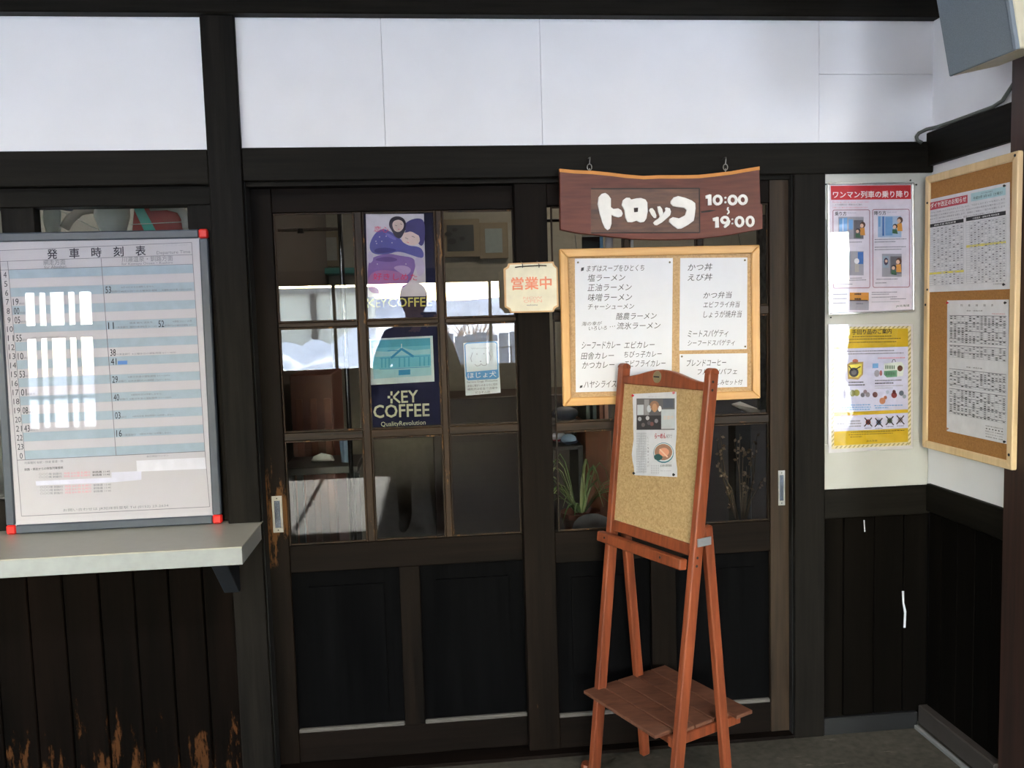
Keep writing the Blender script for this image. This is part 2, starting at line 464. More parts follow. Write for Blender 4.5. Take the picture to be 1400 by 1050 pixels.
# white board in the right-hand bay, dado rail and planks below it
obj('white_panel', MB().box(XJ1 - 0.004, XR, 0.012, 0.06, 0.885, ZB2B + 0.01), PLASTER2, wb_root)
obj('panel_lower_strip', MB().box(XJ1 + 0.002, XR - 0.006, 0.008, 0.0125, 0.893, 1.052), PLASTER2, wb_root, bevel=0.001)
obj('dado_rail', MB().box(XJ1, XR, 0.0, 0.06, 0.79, 0.893), DWX, wb_root, bevel=0.002)
for a, b in ((XJ1, 1.431), (1.4335, 1.546), (1.5485, 1.656), (1.6585, XR + 0.01)):
    obj('plank', MB().box(a, b, 0.014 + random.uniform(0, 0.003), 0.05, 0.05, 0.80), PLANKR, wb_root, bevel=0.0025)
obj('backing', MB().box(XJ1, XR + 0.1, 0.05, 0.13, 0.0, ZB2B), BLACK, wb_root)
# planks under the ticket counter
xs = [-2.5, -2.26, -2.02, -1.78, -1.66, -1.545, -1.43, -1.322, -1.213, -1.101, -0.991, -0.881, -0.773, XP0 + 0.004]
for a, b in zip(xs[:-1], xs[1:]):
    obj('plank', MB().box(a + 0.0018, b - 0.0018, 0.02 + random.uniform(0, 0.004), 0.06, 0.0, 0.83), PLANK, wb_root, bevel=0.003)
obj('backing', MB().box(-6.0, XP0, 0.06, 0.13, 0.0, 0.83), BLACK, wb_root)
obj('plank_wall', MB().box(-6.0, -2.5, 0.02, 0.06, 0.0, 0.83), PLANK, wb_root)
# nicks and a torn strip of paper on the corner planks
obj('paper_scrap', MB().prism(wallplane(0.012), [wallplane(0.012).p(x, y) for x, y in ((1233, 808), (1236, 808), (1236, 824), (1239, 836), (1238, 858), (1235, 858), (1236, 838), (1234, 826))], 0.0, 0.0008), PAPER, wb_root)['label'] = 'thin torn strip of white paper'
obj('paper_scrap', MB().prism(wallplane(0.012), [wallplane(0.012).p(x, y) for x, y in ((1180.5, 711), (1182, 711), (1183, 727), (1181.5, 727))], 0.0, 0.0008), PAPER, wb_root)

# posts and beams
struct('trim_1', MB().box(-6.0, XR + 0.05, -0.03, 0.05, ZT, 2.62), DWX, None, 0.004, 'dark timber beam along the top of the door wall', 'beam')
struct('trim_2', MB().box(XP1, XR, 0.0, 0.10, ZB2B, ZB2T), DWX, None, 0.003, 'dark timber beam over the sliding doors', 'beam')
struct('trim_3', MB().box(-6.0, XP0, 0.0, 0.10, ZB2B - 0.008, ZB2T - 0.004), DWX, None, 0.003, 'dark timber beam over the ticket window at the left', 'beam')
struct('trim_4', MB().box(XP0, XP1, -0.006, 0.12, 0.0, ZT + 0.01), DW, None, 0.003, 'dark timber post between ticket window and sliding doors', 'post')
struct('trim_5', MB().box(XJ0, XJ1, -0.004, 0.12, 0.0, ZB2B), DW, None, 0.003, 'dark timber post between sliding doors and notice corner', 'post')

# right return wall
wr = thing('wall_right', 'short white return wall with dark planks and beam', 'wall', (XR, -0.2, 0), None, 'structure')
obj('plaster_board', MB().box(XR, XR + 0.05, -0.41, 0.02, 0.89, 2.02), PLASTER, wr)
obj('plaster_board', MB().box(XR, XR + 0.05, -0.41, 0.02, 2.10, 2.95), PLASTER, wr)
obj('beam', MB().box(XR - 0.022, XR + 0.05, -0.41, 0.012, 2.003, 2.115), DWY, wr, bevel=0.003)
obj('dado_rail', MB().box(XR - 0.014, XR + 0.05, -0.41, 0.0, 0.80, 0.899), DWY, wr, bevel=0.003)
ys = [0.0, -0.075, -0.165, -0.255, -0.335, -0.41]
for a, b in zip(ys[:-1], ys[1:]):
    obj('plank', MB().box(XR - 0.004 + random.uniform(0, 0.003), XR + 0.05, b + 0.0012, a - 0.0012, 0.05, 0.81), PLANKR, wr, bevel=0.0025)
struct('baseboard_right', MB().box(XR - 0.035, XR, -0.41, 0.0, 0.02, 0.09), flat('dusty_dark_wood', (60, 54, 50), rough=0.6), None, 0.004, 'dusty dark skirting along the right return wall', 'skirting')
struct('baseboard_right', MB().box(XR - 0.05, XR - 0.035, -0.41, -0.0, 0.0, 0.016), flat('curb_concrete', (120, 120, 118), rough=0.8), None, 0.003, 'pale concrete kerb line at the foot of the right skirting', 'skirting')
struct('baseboard_back', MB().box(XJ1, XR - 0.035, 0.0, 0.05, 0.0, 0.062), flat('dark_blue_black_wood', (15, 16, 18), rough=0.6), None, 0.003, 'black skirting board below the corner planks', 'skirting')
struct('trim_7', MB().box(XR - 0.024, XR + 0.11, -0.53, -0.41, 0.0, 2.95), wood('reddish_dark_post', (40, 27, 23), (64, 42, 34), 'Z', rough=0.5), None, 0.003, 'reddish dark timber post at the right edge', 'post')
struct('wall_back_right', MB().box(XR + 0.11, 6.3, -0.52, -0.42, 0, 2.95), PLASTER, None, 0, 'plain white wall beyond the right-hand post', 'wall')['kind'] = 'structure'

# ---------------------------------------------------------------- ticket window (left), behind the timetable
WY = 0.055
w1 = thing('window_1', 'dark timber ticket window behind the timetable board', 'window', (-1.2, WY, 0.9), None, 'structure')
zc = 0.885
def wbox(name, a, b, z0, z1, y0, y1, m, par, bev=0.002): return obj(name, MB().box(a, b, y0, y1, z0, z1), m, par, bevel=bev)
zt1 = at(150, 283, WY).z; xg0 = at(48, 300, WY).x; xg1 = at(258, 300, WY).x
wbox('head_rail', -2.6, XP0, zt1, ZB2B, WY - 0.02, WY + 0.05, DWX, w1)
wbox('jamb', xg1, XP0, zc, ZB2B, WY - 0.012, WY + 0.05, DW, w1)
wbox('jamb', -2.6, -2.5, zc, ZB2B, WY - 0.012, WY + 0.05, DW, w1)
wbox('stile', xg0 - 0.1, xg0, zc + 0.4, zt1 + 0.01, WY - 0.005, WY + 0.04, DW, w1)
wbox('bottom_rail', -2.6, XP0, zc - 0.03, zc + 0.10, WY + 0.002, WY + 0.05, DWX, w1)
wbox('pane', -2.5, xg1, zc + 0.08, zt1 + 0.005, WY + 0.018, WY + 0.022, GLASS, w1, 0)
obj('wall_beyond', MB().box(-6.0, -2.6, 0.02, 0.13, 0.83, ZB2B), PLASTER, wb_root)

# ---------------------------------------------------------------- sliding doors
LY, RY = 0.075, 0.035     # front faces of left and right leaf
HAND_L = at(379.5, 702, LY)
HLW = wood('worn_stile_wood', (10, 8, 7), (27, 20, 15), 'Z', rough=0.5, spec=0.06, wear=(90, 62, 36), wear_at=(HAND_L.x + 0.01, LY, HAND_L.z), wear_r=0.26, wear_th=0.50)
ZF = 0.012
def door_leaf(idx, label, Y, x0, x1, gx, gz, px_panel, stl, str_, mats):
    """x0..x1 leaf, gx glass column edges, gz glass row edges top->down"""
    T = 0.035
    d = thing('door_%d' % idx, label, 'door', ((x0 + x1) / 2, Y + T / 2, 0), None, 'structure')
    zt = ZB2B - 0.012
    obj('stile', MB().box(x0, stl, Y, Y + T, ZF, zt), mats[0], d, bevel=0.002)
    obj('stile', MB().box(str_, x1, Y, Y + T, ZF, zt), mats[1], d, bevel=0.002)
    obj('top_rail', MB().box(stl, str_, Y + 0.002, Y + T, gz[0][0], zt), LEAFX, d, bevel=0.002)
    obj('bottom_rail', MB().box(stl, str_, Y + 0.002, Y + T, ZF, px_panel[3]), LEAFX, d, bevel=0.002)
    obj('lock_rail', MB().box(stl, str_, Y + 0.002, Y + T, px_panel[2], gz[-1][1]), LEAFX, d, bevel=0.002)
    # muntins
    for i in range(len(gx) - 1):
        a, b = gx[i][1], gx[i + 1][0]
        obj('muntin', MB().box(a, b, Y + 0.004, Y + T - 0.004, gz[-1][1], gz[0][0]), MUN, d, bevel=0.003)
    for j in range(len(gz) - 1):
        a, b = gz[j][1], gz[j + 1][0]
        for i in range(len(gx)):
            obj('muntin', MB().box(gx[i][0], gx[i][1], Y + 0.006, Y + T - 0.004, b, a), MUNX, d, bevel=0.003)
    # glazing beads and panes
    for i in range(len(gx)):
        for j in range(len(gz)):
            xa, xb = gx[i]; zb_, za = gz[j][1], gz[j][0]
            obj('pane', MB().add([(xa, Y + 0.018, zb_), (xb, Y + 0.018, zb_), (xb, Y + 0.018, za), (xa, Y + 0.018, za)], [(0, 1, 2, 3)]), GLASS, d)
            bd = MB(); e = 0.006
            bd.box(xa, xa + e, Y + 0.010, Y + 0.017, zb_, za); bd.box(xb - e, xb, Y + 0.010, Y + 0.017, zb_, za)
            bd.box(xa + e, xb - e, Y + 0.010, Y + 0.017, zb_, zb_ + e); bd.box(xa + e, xb - e, Y + 0.010, Y + 0.017, za - e, za)
            obj('glazing_bead', bd, MUN, d, bevel=0.0015)
    # lower raised panels with a middle stile
    pa, pb, zt2, zb2 = px_panel
    obj('middle_stile', MB().box(pa, pb, Y + 0.003, Y + T, zb2, zt2), LEAF, d, bevel=0.002)
    for a, b in ((stl, pa), (pb, str_)):
        pm = MB(); y = Y + 0.016; i = 0.055
        pm.add([(a, y, zb2), (b, y, zb2), (b, y, zt2), (a, y, zt2), (a + i, y - 0.001, zb2 + i), (b - i, y - 0.001, zb2 + i), (b - i, y - 0.001, zt2 - i), (a + i, y - 0.001, zt2 - i),
                (a + i, y - 0.008, zb2 + i), (b - i, y - 0.008, zb2 + i), (b - i, y - 0.008, zt2 - i), (a + i, y - 0.008, zt2 - i)],
               [(0, 1, 5, 4), (1, 2, 6, 5), (2, 3, 7, 6), (3, 0, 4, 7), (4, 5, 9, 8), (5, 6, 10, 9), (6, 7, 11, 10), (7, 4, 8, 11), (8, 9, 10, 11)])
        obj('panel', pm, PANEL, d)
        sl = MB().box(a, b, Y + 0.004, Y + 0.02, zb2 - 0.004, zb2 + 0.012)
        obj('panel_moulding', sl, flat('dusty_ledge', (84, 80, 76), rough=0.7), d, bevel=0.004)
    return d

gzL = [(1.890, 1.530), (1.513, 1.162), (1.134, 0.777)]
door1 = door_leaf(1, 'left sliding door leaf with nine panes and worn dark wood', LY, -0.585, 0.36,
    [(-0.497, -0.234), (-0.208, 0.034), (0.056, 0.297)], gzL, (-0.133, -0.063, 0.684, 0.118), -0.497, 0.297, (HLW, LEAF))
door2 = door_leaf(2, 'right sliding door leaf behind the menu board and easel', RY, 0.297, 1.247,
    [(0.418, 0.664), (0.684, 0.918), (0.938, 1.172)], [(1.892, 1.543), (1.513, 1.164), (1.134, 0.785)], (0.74, 0.83, 0.677, 0.122), 0.405, 1.172, (LEAF, BROWN))
def pull(pl, cx, cy, w, h, sl, par):
    Z = pl.p(cx, cy); q = [pl.p(cx - w / 2 - sl * h / 2, cy - h / 2), pl.p(cx + w / 2 + sl * h / 2, cy + h / 2)]
    u0, u1 = Z[0] - abs(w / 2) * 0.00243, Z[0] + abs(w / 2) * 0.00243; v0, v1 = q[1][1], q[0][1]
    mb = MB(); a = 0.22 * (u1 - u0); b = 0.13 * (v1 - v0)
    for r in ((u0, u1, v1 - b, v1), (u0, u1, v0, v0 + b), (u0, u0 + a, v0 + b, v1 - b), (u1 - a, u1, v0 + b, v1 - b)):
        mb.prism(pl, [(r[0], r[2]), (r[1], r[2]), (r[1], r[3]), (r[0], r[3])], -0.002, 0.0015)
    pf = obj('pull_plate', mb, STEEL, par, bevel=0.0005); pf['label'] = 'steel recessed finger pull'
    cup = MB().prism(pl, [(u0 + a, v0 + b), (u1 - a, v0 + b), (u1 - a, v1 - b), (u0 + a, v1 - b)], -0.004, 0.0002)
    obj('pull_recess', cup, flat('pull_cup', (92, 98, 108), rough=0.25, metal=0.8), pf)
    for vv in (v0 + b * 0.5, v1 - b * 0.5):
        obj('screw', MB().lathe(pl.w((u0 + u1) / 2, vv, 0.0014), [(0.0022, 0), (0.0022, 0.0008), (0.001, 0.0012)], 8, 0, pl.N), DKMETAL, pf)
pull(wallplane(LY), 379.5, 703, 14, 49, 0.05, door1)
pull(wallplane(RY), 1068.5, 667, 10, 47, 0.0, door2)
# dark track, threshold and rebate around the doors
dk = thing('door_frame', 'dark sliding door track, threshold and lining', 'door frame', (0.34, 0.08, 0), None, 'structure')
obj('threshold', MB().box(XP1, XJ0, 0.0, 0.125, -0.002, 0.012), LEAFX, dk, bevel=0.001)
obj('head_track', MB().box(XP1, XJ0, 0.02, 0.125, ZB2B - 0.014, ZB2B), DWX, dk)
obj('worn_track_edge', MB().box(XP1 + 0.01, 0.36, LY - 0.022, LY - 0.003, ZB2B - 0.012, ZB2B - 0.008), flat('bare_wood_edge', (150, 130, 96), rough=0.7), dk)
obj('lining', MB().box(XJ0 - 0.004, XJ0 + 0.01, 0.01, 0.12, 0, ZB2B), BLACK, dk)
obj('lining', MB().box(XP1 - 0.002, XP1 + 0.004, 0.01, 0.12, 0, ZB2B), BLACK, dk)

# ---------------------------------------------------------------- ticket counter
LAM = flat('cream_laminate', (170, 168, 158), rough=0.28, k=0.95, vary=0.03)
ct = thing('ticket_counter', 'pale laminate ticket counter shelf below the timetable', 'counter', (-1.5, -0.15, 0.83))
obj('counter_top', MB().box(-2.5, -0.566, -0.300, WY + 0.0, 0.8815, 0.885), LAM, ct)
obj('counter_edge', MB().box(-2.5, -0.5665, -0.2995, -0.02, 0.831, 0.8815), flat('pale_green_grey_edge', (146, 151, 153), rough=0.45), ct, bevel=0.001)
bk = MB()
b0 = at(306, 800, -0.02); b1 = at(327, 800, -0.02)
bk.hexa([(b0.x, -0.02, b0.z * 0 + 0.66), (b1.x, -0.02, 0.66), (b1.x, 0.0, 0.66), (b0.x, 0.0, 0.66), (b0.x, -0.20, 0.83), (b1.x, -0.20, 0.83), (b1.x, 0.0, 0.83), (b0.x, 0.0, 0.83)])
obj('bracket', bk, flat('blue_black_bracket', (34, 38, 46), rough=0.5), ct, bevel=0.002)

# ---------------------------------------------------------------- timetable board
TT_L, TT_R = at(23, 725, 0.0).x - 0.03, at(303, 713, 0.0).x
TT_B = 0.887
lean = 0.036 / 0.94
TP = Plane((0, -0.002, TT_B), (1, 0, 0), (0, lean, 1.0))
def ttpx(x, y): return TP.p(x, y)
uR = (TP.p(283, 312)[0] + TP.p(304, 712)[0]) / 2; uL = TP.p(9, 724)[0]
vT = (TP.p(281, 312)[1] + TP.p(0, 320)[1]) / 2
tt = thing('timetable_board', 'framed white train departure timetable with red corners leaning on the counter', 'timetable', ((uL + uR) / 2, 0.0, TT_B))
FR = flat('charcoal_frame', (66, 74, 86), rough=0.35, k=0.9)
REDC = flat('red_corner_plastic', (205, 32, 26), rough=0.4)
fw = 0.028
def tbox(name, u0, u1, v0, v1, n0, n1, m, par, bev=0.002):
    return obj(name, MB().prism(TP, [(u0, v0), (u1, v0), (u1, v1), (u0, v1)], n0, n1), m, par, bevel=bev)
tbox('backboard', uL + 0.01, uR - 0.01, 0.01, vT - 0.01, -0.014, -0.004, INK, tt, 0)
for a in ((uL + fw, uR - fw, 0, fw), (uL + fw, uR - fw, vT - fw, vT), (uL, uL + fw, fw, vT - fw), (uR - fw, uR, fw, vT - fw)):
    tbox('frame_rail', *a, -0.016, 0.004, FR, tt, 0.004)
for a in ((uL, 0), (uR - fw, 0), (uL, vT - fw), (uR - fw, vT - fw)):
    c = tbox('corner_cap', a[0] - 0.001, a[0] + fw + 0.001, a[1] - 0.001, a[1] + fw + 0.001, -0.017, 0.005, REDC, tt, 0.005); c['label'] = 'red plastic corner cap'
sheet = tbox('timetable_sheet', uL + fw - 0.004, uR - fw + 0.004, fw - 0.004, vT - fw + 0.004, -0.004, -0.003, flat('timetable_paper', (190, 189, 198), rough=0.7, k=1.0, vary=0.008), tt, 0)
P = Print(TP, -0.003)
def bil(s, t):
    """grid of the printed table: s across (0 left rule .. 1 right rule), t down (0 top of row 4 .. 1 foot of row 0)"""
    xl = -0.5 + 23.4 * t; yl = 369.2 + (629.3 - 369.2) * t
    xr = 263.6 + (279.9 - 263.6) * t; yr = 361.0 + (617.0 - 361.0) * t
    return (xl + (xr - xl) * s, yl + (yr - yl) * s)
s1, s2 = 0.043, 0.527
for i in range(21):
    ta, tb = i / 21, (i + 1) / 21
    if i % 2 == 0:
        P.poly([bil(s1, ta), bil(1, ta), bil(1, tb), bil(s1, tb)], BLUE, 1)
    P.line([bil(0, ta), bil(1, ta)], 0.5, LGREY, 2)
P.line([bil(0, 1), bil(1, 1)], 0.9, GREYINK, 3)
P.line([bil(0, 0), bil(1, 0)], 0.7, GREYINK, 3)
hy = -0.045
P.line([bil(s1, hy), bil(s1, 1)], 0.8, GREYINK, 3); P.line([bil(s2, hy), bil(s2, 1)], 0.9, GREYINK, 3)
P.line([bil(0, -0.102), bil(0, 0), bil(0, 1), (29, 706), (286.5, 693), bil(1, 1), bil(1, 0), bil(1, -0.116)], 0.8, GREYINK, 3)
P.line([bil(0, -0.102), bil(1, -0.116)], 0.7, GREYINK, 3); P.line([bil(0, hy), bil(1, hy - 0.006)], 0.7, GREYINK, 3)
DINK = flat('bluish_black_ink', (52, 52, 66), rough=0.8)
for i, ch in enumerate('発車時刻表'):
    x = 64.5 + i * 30.2; y = 354.2 - i * 1.15
    P.text(ch, x, y, x + 13.5, y - 0.5, 13.5, DINK, 3, off=0.028)
P.text('Departure Time', 214, 349.0, 260, 347.2, 5.6, GREYINK, 3)
P.text('平成25年3月16日改正', 222, 337, 257, 336, 3.0, LGREY, 3)
P.text('網走方面', 59, 362.6, 89, 361.6, 7.4, GREYINK, 3); P.text('for Abashiri', 60, 367.4, 90, 366.4, 4.2, GREYINK, 3)
P.text('川湯温泉・釧路方面', 166, 358.6, 236, 356.6, 7.4, GREYINK, 3); P.text('for Kawayu Onsen・Kushiro', 166, 363.6, 236, 361.4, 4.4, GREYINK, 3)
P.text('時刻', 1.5, 365.5, 9.5, 365.2, 6.0, LGREY, 3)
hrs = ['4', '5', '6', '7', '8', '9', '10', '11', '12', '13', '14', '15', '16', '17', '18', '19', '20', '21', '22', '23', '0']
for i, h in enumerate(hrs):
    xa, ya = bil(0.008 if len(h) == 2 else 0.015, (i + 0.86) / 21); xb, yb = bil(0.039 if len(h) == 2 else 0.031, (i + 0.86) / 21)
    P.text(h, xa, ya, xb, yb, 8.0, DINK, 3, off=-0.008)
TB = flat('time_black', (40, 40, 50), rough=0.8)
def tm(i, s, txt, note='網走行', rows=0, seed=0):
    a = bil(s, (i + 0.93) / 21); b = bil(s + 0.029, (i + 0.93) / 21)
    P.text(txt, a[0], a[1], b[0], b[1], 9.2, TB, 4, off=0.004)
    if note:
        a = bil(s + 0.031, (i + 0.90) / 21); b = bil(s + 0.031 + 0.0145 * len(note), (i + 0.90) / 21)
        P.text(note, a[0], a[1], b[0], b[1], 2.9, GREYINK, 4)
for i, t_ in ((3, '19'), (4, '00'), (5, '05'), (7, '55'), (9, '10'), (11, '53'), (13, '01'), (15, '08'), (17, '43')):
    tm(i, 0.052, t_)
def note(i, s, txt, w, up=0.30, h=2.6, m=None):
    a = bil(s, (i + 1 - up) / 21); b = bil(s + w, (i + 1 - up) / 21)
    P.text(txt, a[0], a[1], b[0], b[1], h, m or GREYINK, 4)
tm(2, 0.537, '53', '釧路行'); note(2, 0.62, '※きはだからは運転しません', 0.17, 0.55); note(2, 0.615, '※8月31日〜の土曜休日運休', 0.19, 0.10); note(2, 0.83, '※運転日注意 12/1〜3/31', 0.155, 0.10)
tm(6, 0.537, '11', '川湯温泉行'); note(6, 0.65, '快速 観光 流氷号', 0.12, 0.55); note(6, 0.65, '臨時列車運転日 2/1〜3/3', 0.14, 0.1)
tm(6, 0.80, '52', '釧路行'); note(6, 0.875, '※運転日にご注意', 0.10, 0.55); note(6, 0.875, '※土曜休日運転 4/1〜', 0.11, 0.1)
tm(9, 0.537, '38', '川湯温泉行'); note(9, 0.65, '※土曜休日の運転期間 6/1〜10/31', 0.23, 0.1)
tm(10, 0.537, '41', ''); a = bil(0.572, 10.92 / 21); b = bil(0.622, 10.92 / 21); P.poly([(a[0], a[1] - 5), (b[0], b[1] - 5), b, a], flat('blue_highlight', (88, 140, 214)), 3)
tm(12, 0.537, '29', '釧路行'); note(12, 0.62, '※夏日気温の運転期間 5/1〜10/31', 0.22, 0.55); note(12, 0.62, '※流氷観光の期間 12/1〜3/31', 0.22, 0.1)
tm(14, 0.537, '40', '釧路行'); note(14, 0.63, '※期間限定は停車しません', 0.16, 0.55); note(14, 0.62, '※夏日気温の運転期間 5/1〜10/31', 0.22, 0.1)
tm(16, 0.537, '03', '緑行'); note(16, 0.63, '※釧北方面 休校期間には停車しません', 0.22, 0.15)
tm(18, 0.537, '16', '川湯温泉行'); note(18, 0.66, '※釧北方面には停車しません', 0.17, 0.15)
note(7, 0.13, '※季節によりダイヤは変更し運転しません', 0.19, 0.3)
P.text('列車種別 各駅・快速 普通・快', 33, 635.0, 86, 632.2, 3.4, GREYINK, 3)
P.text('釧路・網走からの特急列車接続', 33, 644.0, 86, 641.2, 3.6, INK, 3)
for j, (y, k) in enumerate(((648, 0), (652, 1), (665.8, 2), (670, 3), (674.4, 4))):
    x = 53 + (1.5 if j > 1 else 0)
    P.text('〇:〇〇発 釧路行', x, y + 3 - 1.0, x + 31, y + 1.2, 3.0, GREYINK, 3)
    P.text('特急 8:41発 札幌行', x + 34, y + 1.0, x + 70, y - 0.8, 3.0, PINK, 3)
    P.text('釧路着 11:45', x + 73, y - 0.8, x + 97, y - 2.0, 3.0, INK if j < 2 else GREYINK, 3)
FAINT = flat('correction_tape', (206, 208, 226), rough=0.7)
P.poly([(48, 658), (152, 653), (152, 646), (193, 644), (193, 656), (150, 660), (49, 664)], FAINT, 2)
P.poly([(186, 630), (281, 625.5), (282, 641), (187, 645)], flat('correction_tape2', (216, 217, 228), rough=0.7), 2)
P.text('本日特記ワンマン', 200, 625.8, 230, 624.2, 3.0, GREYINK, 3)
P.text('お問い合わせは JR知床斜里駅 Tel (0152) 23-2634', 86, 700.4, 230, 693.6, 4.6, GREYINK, 3)
P.build('timetable_print', sheet)
cover = tbox('clear_cover', uL + fw, uR - fw, fw, vT - fw, -0.0005, 0.0005, glass('acrylic_cover', 1.33, (0.99, 0.99, 0.99)), tt, 0)
cover['label'] = 'glossy clear cover sheet'

# ---------------------------------------------------------------- posters behind the door glass
GP = wallplane(LY + 0.0215)
NAVY = flat('navy_film', (24, 25, 68), rough=0.6, k=0.9, vary=0.04, spec=0.2)
def sheet_on(pl, name, label, cat, px, mat, thick=0.0006, n=0.0, group=None):
    uv = [pl.p(x, y) for x, y in px]
    cu = sum(u for u, v in uv) / len(uv); vb = min(v for u, v in uv)
    loc = pl.w(cu, vb, n)
    t = thing(name, label, cat, loc, group)
    b = obj('sheet', MB().prism(pl, uv, n - thick, n), mat, t)
    return t, b
def keycoffee(pr, m, pts, letters):
    for ch, x, w in letters: pass
# upper navy film with yellow lettering
cf, cfs = sheet_on(GP, 'coffee_poster', 'navy advertising film with yellow coffee lettering in the top middle pane', 'poster', [(487, 290), (598, 289), (605, 438), (495, 440)], NAVY)
P = Print(GP, 0.0)
LEM = flat('lemon_letter', (224, 216, 120), rough=0.5, k=0.95)
P.rect(497.2, 413, 500.6, 416, LEM, 2); P.rect(501.2, 408.5, 503.4, 412.4, LEM, 2); P.rect(501.2, 416.4, 503.4, 420.5, LEM, 2); P.line([(511, 408.9), (504.4, 414.5), (512, 420.2)], 2.2, LEM, 3)
P.text('EY', 514.2, 420.2, 529, 419.6, 11.6, LEM, 2, off=0.035)
P.text('COFFEE', 531, 420.0, 590.5, 418.6, 12.4, LEM, 2, off=0.035)
P.build('lettering', cf)
# pastel picture poster taped over it (a plain generic picture of two people under one shawl)
rp_, rs_ = sheet_on(GP, 'picture_poster', 'white poster with a lilac watercolour couple over the navy film', 'poster', [(500, 292.5), (579.5, 292.5), (582.5, 405), (503, 406)], flat('poster_white', (222, 214, 226), rough=0.6), n=0.0012)
P = Print(GP, 0.0012)
LIL = flat('lilac_wash', (150, 118, 190), rough=0.7); VIO = flat('violet_wash', (106, 102, 178), rough=0.7); PAL = flat('pale_lilac', (196, 170, 214), rough=0.7)
SK = flat('pale_face', (232, 208, 204), rough=0.7); HAIR = flat('print_hair', (70, 62, 84), rough=0.7); ROS = flat('rose_script', (236, 70, 118), rough=0.7); BHR = flat('violet_hair', (84, 76, 140), rough=0.7)
DLI = flat('deep_lilac', (118, 88, 160), rough=0.7); HI = flat('lilac_light', (214, 200, 226), rough=0.7)
P.blob([(502.5, 362), (508, 352), (530, 346), (548, 350), (566, 352), (569, 364), (560, 386), (548, 396), (503.5, 402)], LIL, 1)
P.blob([(503, 376), (520, 368), (548, 372), (560, 380), (553, 392), (530, 400), (503.5, 402)], flat('pink_lilac', (186, 132, 188), rough=0.7), 1.5)
P.blob([(510, 355), (528, 350), (545, 354), (540, 358), (522, 358)], DLI, 2)
P.blob([(536, 365), (552, 362), (564, 368), (556, 378), (545, 372)], PAL, 2)
P.blob([(510, 322), (520, 313), (530, 314), (545, 324), (556, 336), (574, 337), (580, 346), (578, 354), (566, 350), (545, 343), (530, 348), (510, 348), (504, 338)], VIO, 3)
P.blob([(512, 340), (528, 338), (546, 342), (528, 346), (512, 346)], flat('dark_violet', (80, 76, 148), rough=0.7), 3.5)
P.blob([(524, 318), (534, 320), (544, 328), (536, 328)], flat('light_violet', (136, 130, 204), rough=0.7), 3.5)
P.blob([(503.5, 342), (509, 346), (511, 356), (504, 362)], HI, 3)
P.blob([(566, 352), (579, 352), (581, 372), (572, 380), (568, 366)], HI, 3)
P.blob([(531, 308), (534, 298), (544, 295), (553, 299), (556, 308), (552, 320), (547, 327), (540, 324), (536, 316)], HAIR, 4); P.blob([(536, 308), (538, 302), (546, 300), (552, 304), (552, 312), (546, 318), (539, 316)], SK, 5)
P.blob([(551, 316), (553, 306), (562, 300), (574, 298), (581, 303), (581, 330), (576, 338), (570, 330), (562, 318), (556, 315)], BHR, 4); P.blob([(549, 326), (553, 316), (562, 314), (572, 320), (575, 330), (568, 336), (556, 334), (550, 331)], SK, 5)
P.blob([(552, 318), (560, 311), (572, 316), (577, 324), (570, 321), (562, 316), (556, 318)], BHR, 6)
P.line([(554, 325), (558, 327)], 0.6, HAIR, 6); P.line([(563, 323), (567, 324.5)], 0.6, HAIR, 6); P.line([(556, 331), (559, 332)], 0.6, ROS, 6); P.line([(540, 308), (543, 309)], 0.6, HAIR, 6); P.line([(547, 306), (550, 307)], 0.6, HAIR, 6); P.line([(544, 313.5), (546.5, 313.5)], 0.6, ROS, 6)
for x, y in ((515, 333), (519, 324), (528, 323), (514, 330), (555, 361), (516, 361), (522, 330), (536, 332)): P.oval(x, y, 0.9, 0.9, HI, 6, 8)
P.text('恋心', 511, 317, 531, 318, 8, ROS, 6, shear=0.15); P.text('好きしめた', 510, 383, 570, 384, 10, ROS, 6, off=-0.012, shear=0.1)
P.build('illustration', rp_)
# lower navy film
cf2, _ = sheet_on(GP, 'coffee_poster', 'navy advertising film with cream coffee lettering in the centre pane', 'poster', [(495, 448), (605, 446), (611, 588), (501, 592)], NAVY)
P = Print(GP, 0.0)
CRM = flat('cream_letter', (222, 220, 190), rough=0.5)
P.rect(530, 541.3, 533.4, 544.6, CRM, 2); P.rect(533.8, 535, 536.6, 540.6, CRM, 2); P.rect(533.8, 545.2, 536.8, 551.5, CRM, 2); P.line([(545.6, 535), (538, 543), (547, 550.6)], 2.7, CRM, 3)
P.text('EY', 549, 550.6, 571.5, 549.6, 16.2, CRM, 2, off=0.04)
P.text('COFFEE', 511, 571.5, 587, 568.8, 17.4, CRM, 2, off=0.045)
P.text('QualityRevolution', 521, 585, 582, 582.2, 8.2, CRM, 2, off=-0.012)
P.build('lettering', cf2)
# cyan station print
sp_, _ = sheet_on(GP, 'station_picture', 'white framed pale blue print of a station building below the top navy film', 'picture', [(502, 463.5), (591.5, 459), (594, 521.5), (503.5, 526.5)], flat('print_border', (216, 226, 230), rough=0.6), n=0.0012)
P = Print(GP, 0.0012)
CY = flat('cyan_wash', (122, 196, 216), rough=0.7); CY2 = flat('cyan_mid', (88, 172, 200), rough=0.7); CY3 = flat('cyan_deep', (58, 146, 196), rough=0.7); CY4 = flat('cyan_pale', (172, 212, 222), rough=0.7)
P.poly([(507, 465.5), (588, 462), (589.5, 501), (510, 506)], CY, 1)
P.poly([(507, 465.5), (588, 462), (588.5, 472), (508, 476)], CY2, 2)
P.poly([(510, 505), (589.5, 500), (590, 513), (511, 518)], CY4, 2)
P.poly([(512, 480), (532, 481), (549, 475), (566, 479), (588, 477), (588, 484), (513, 488)], CY4, 3)
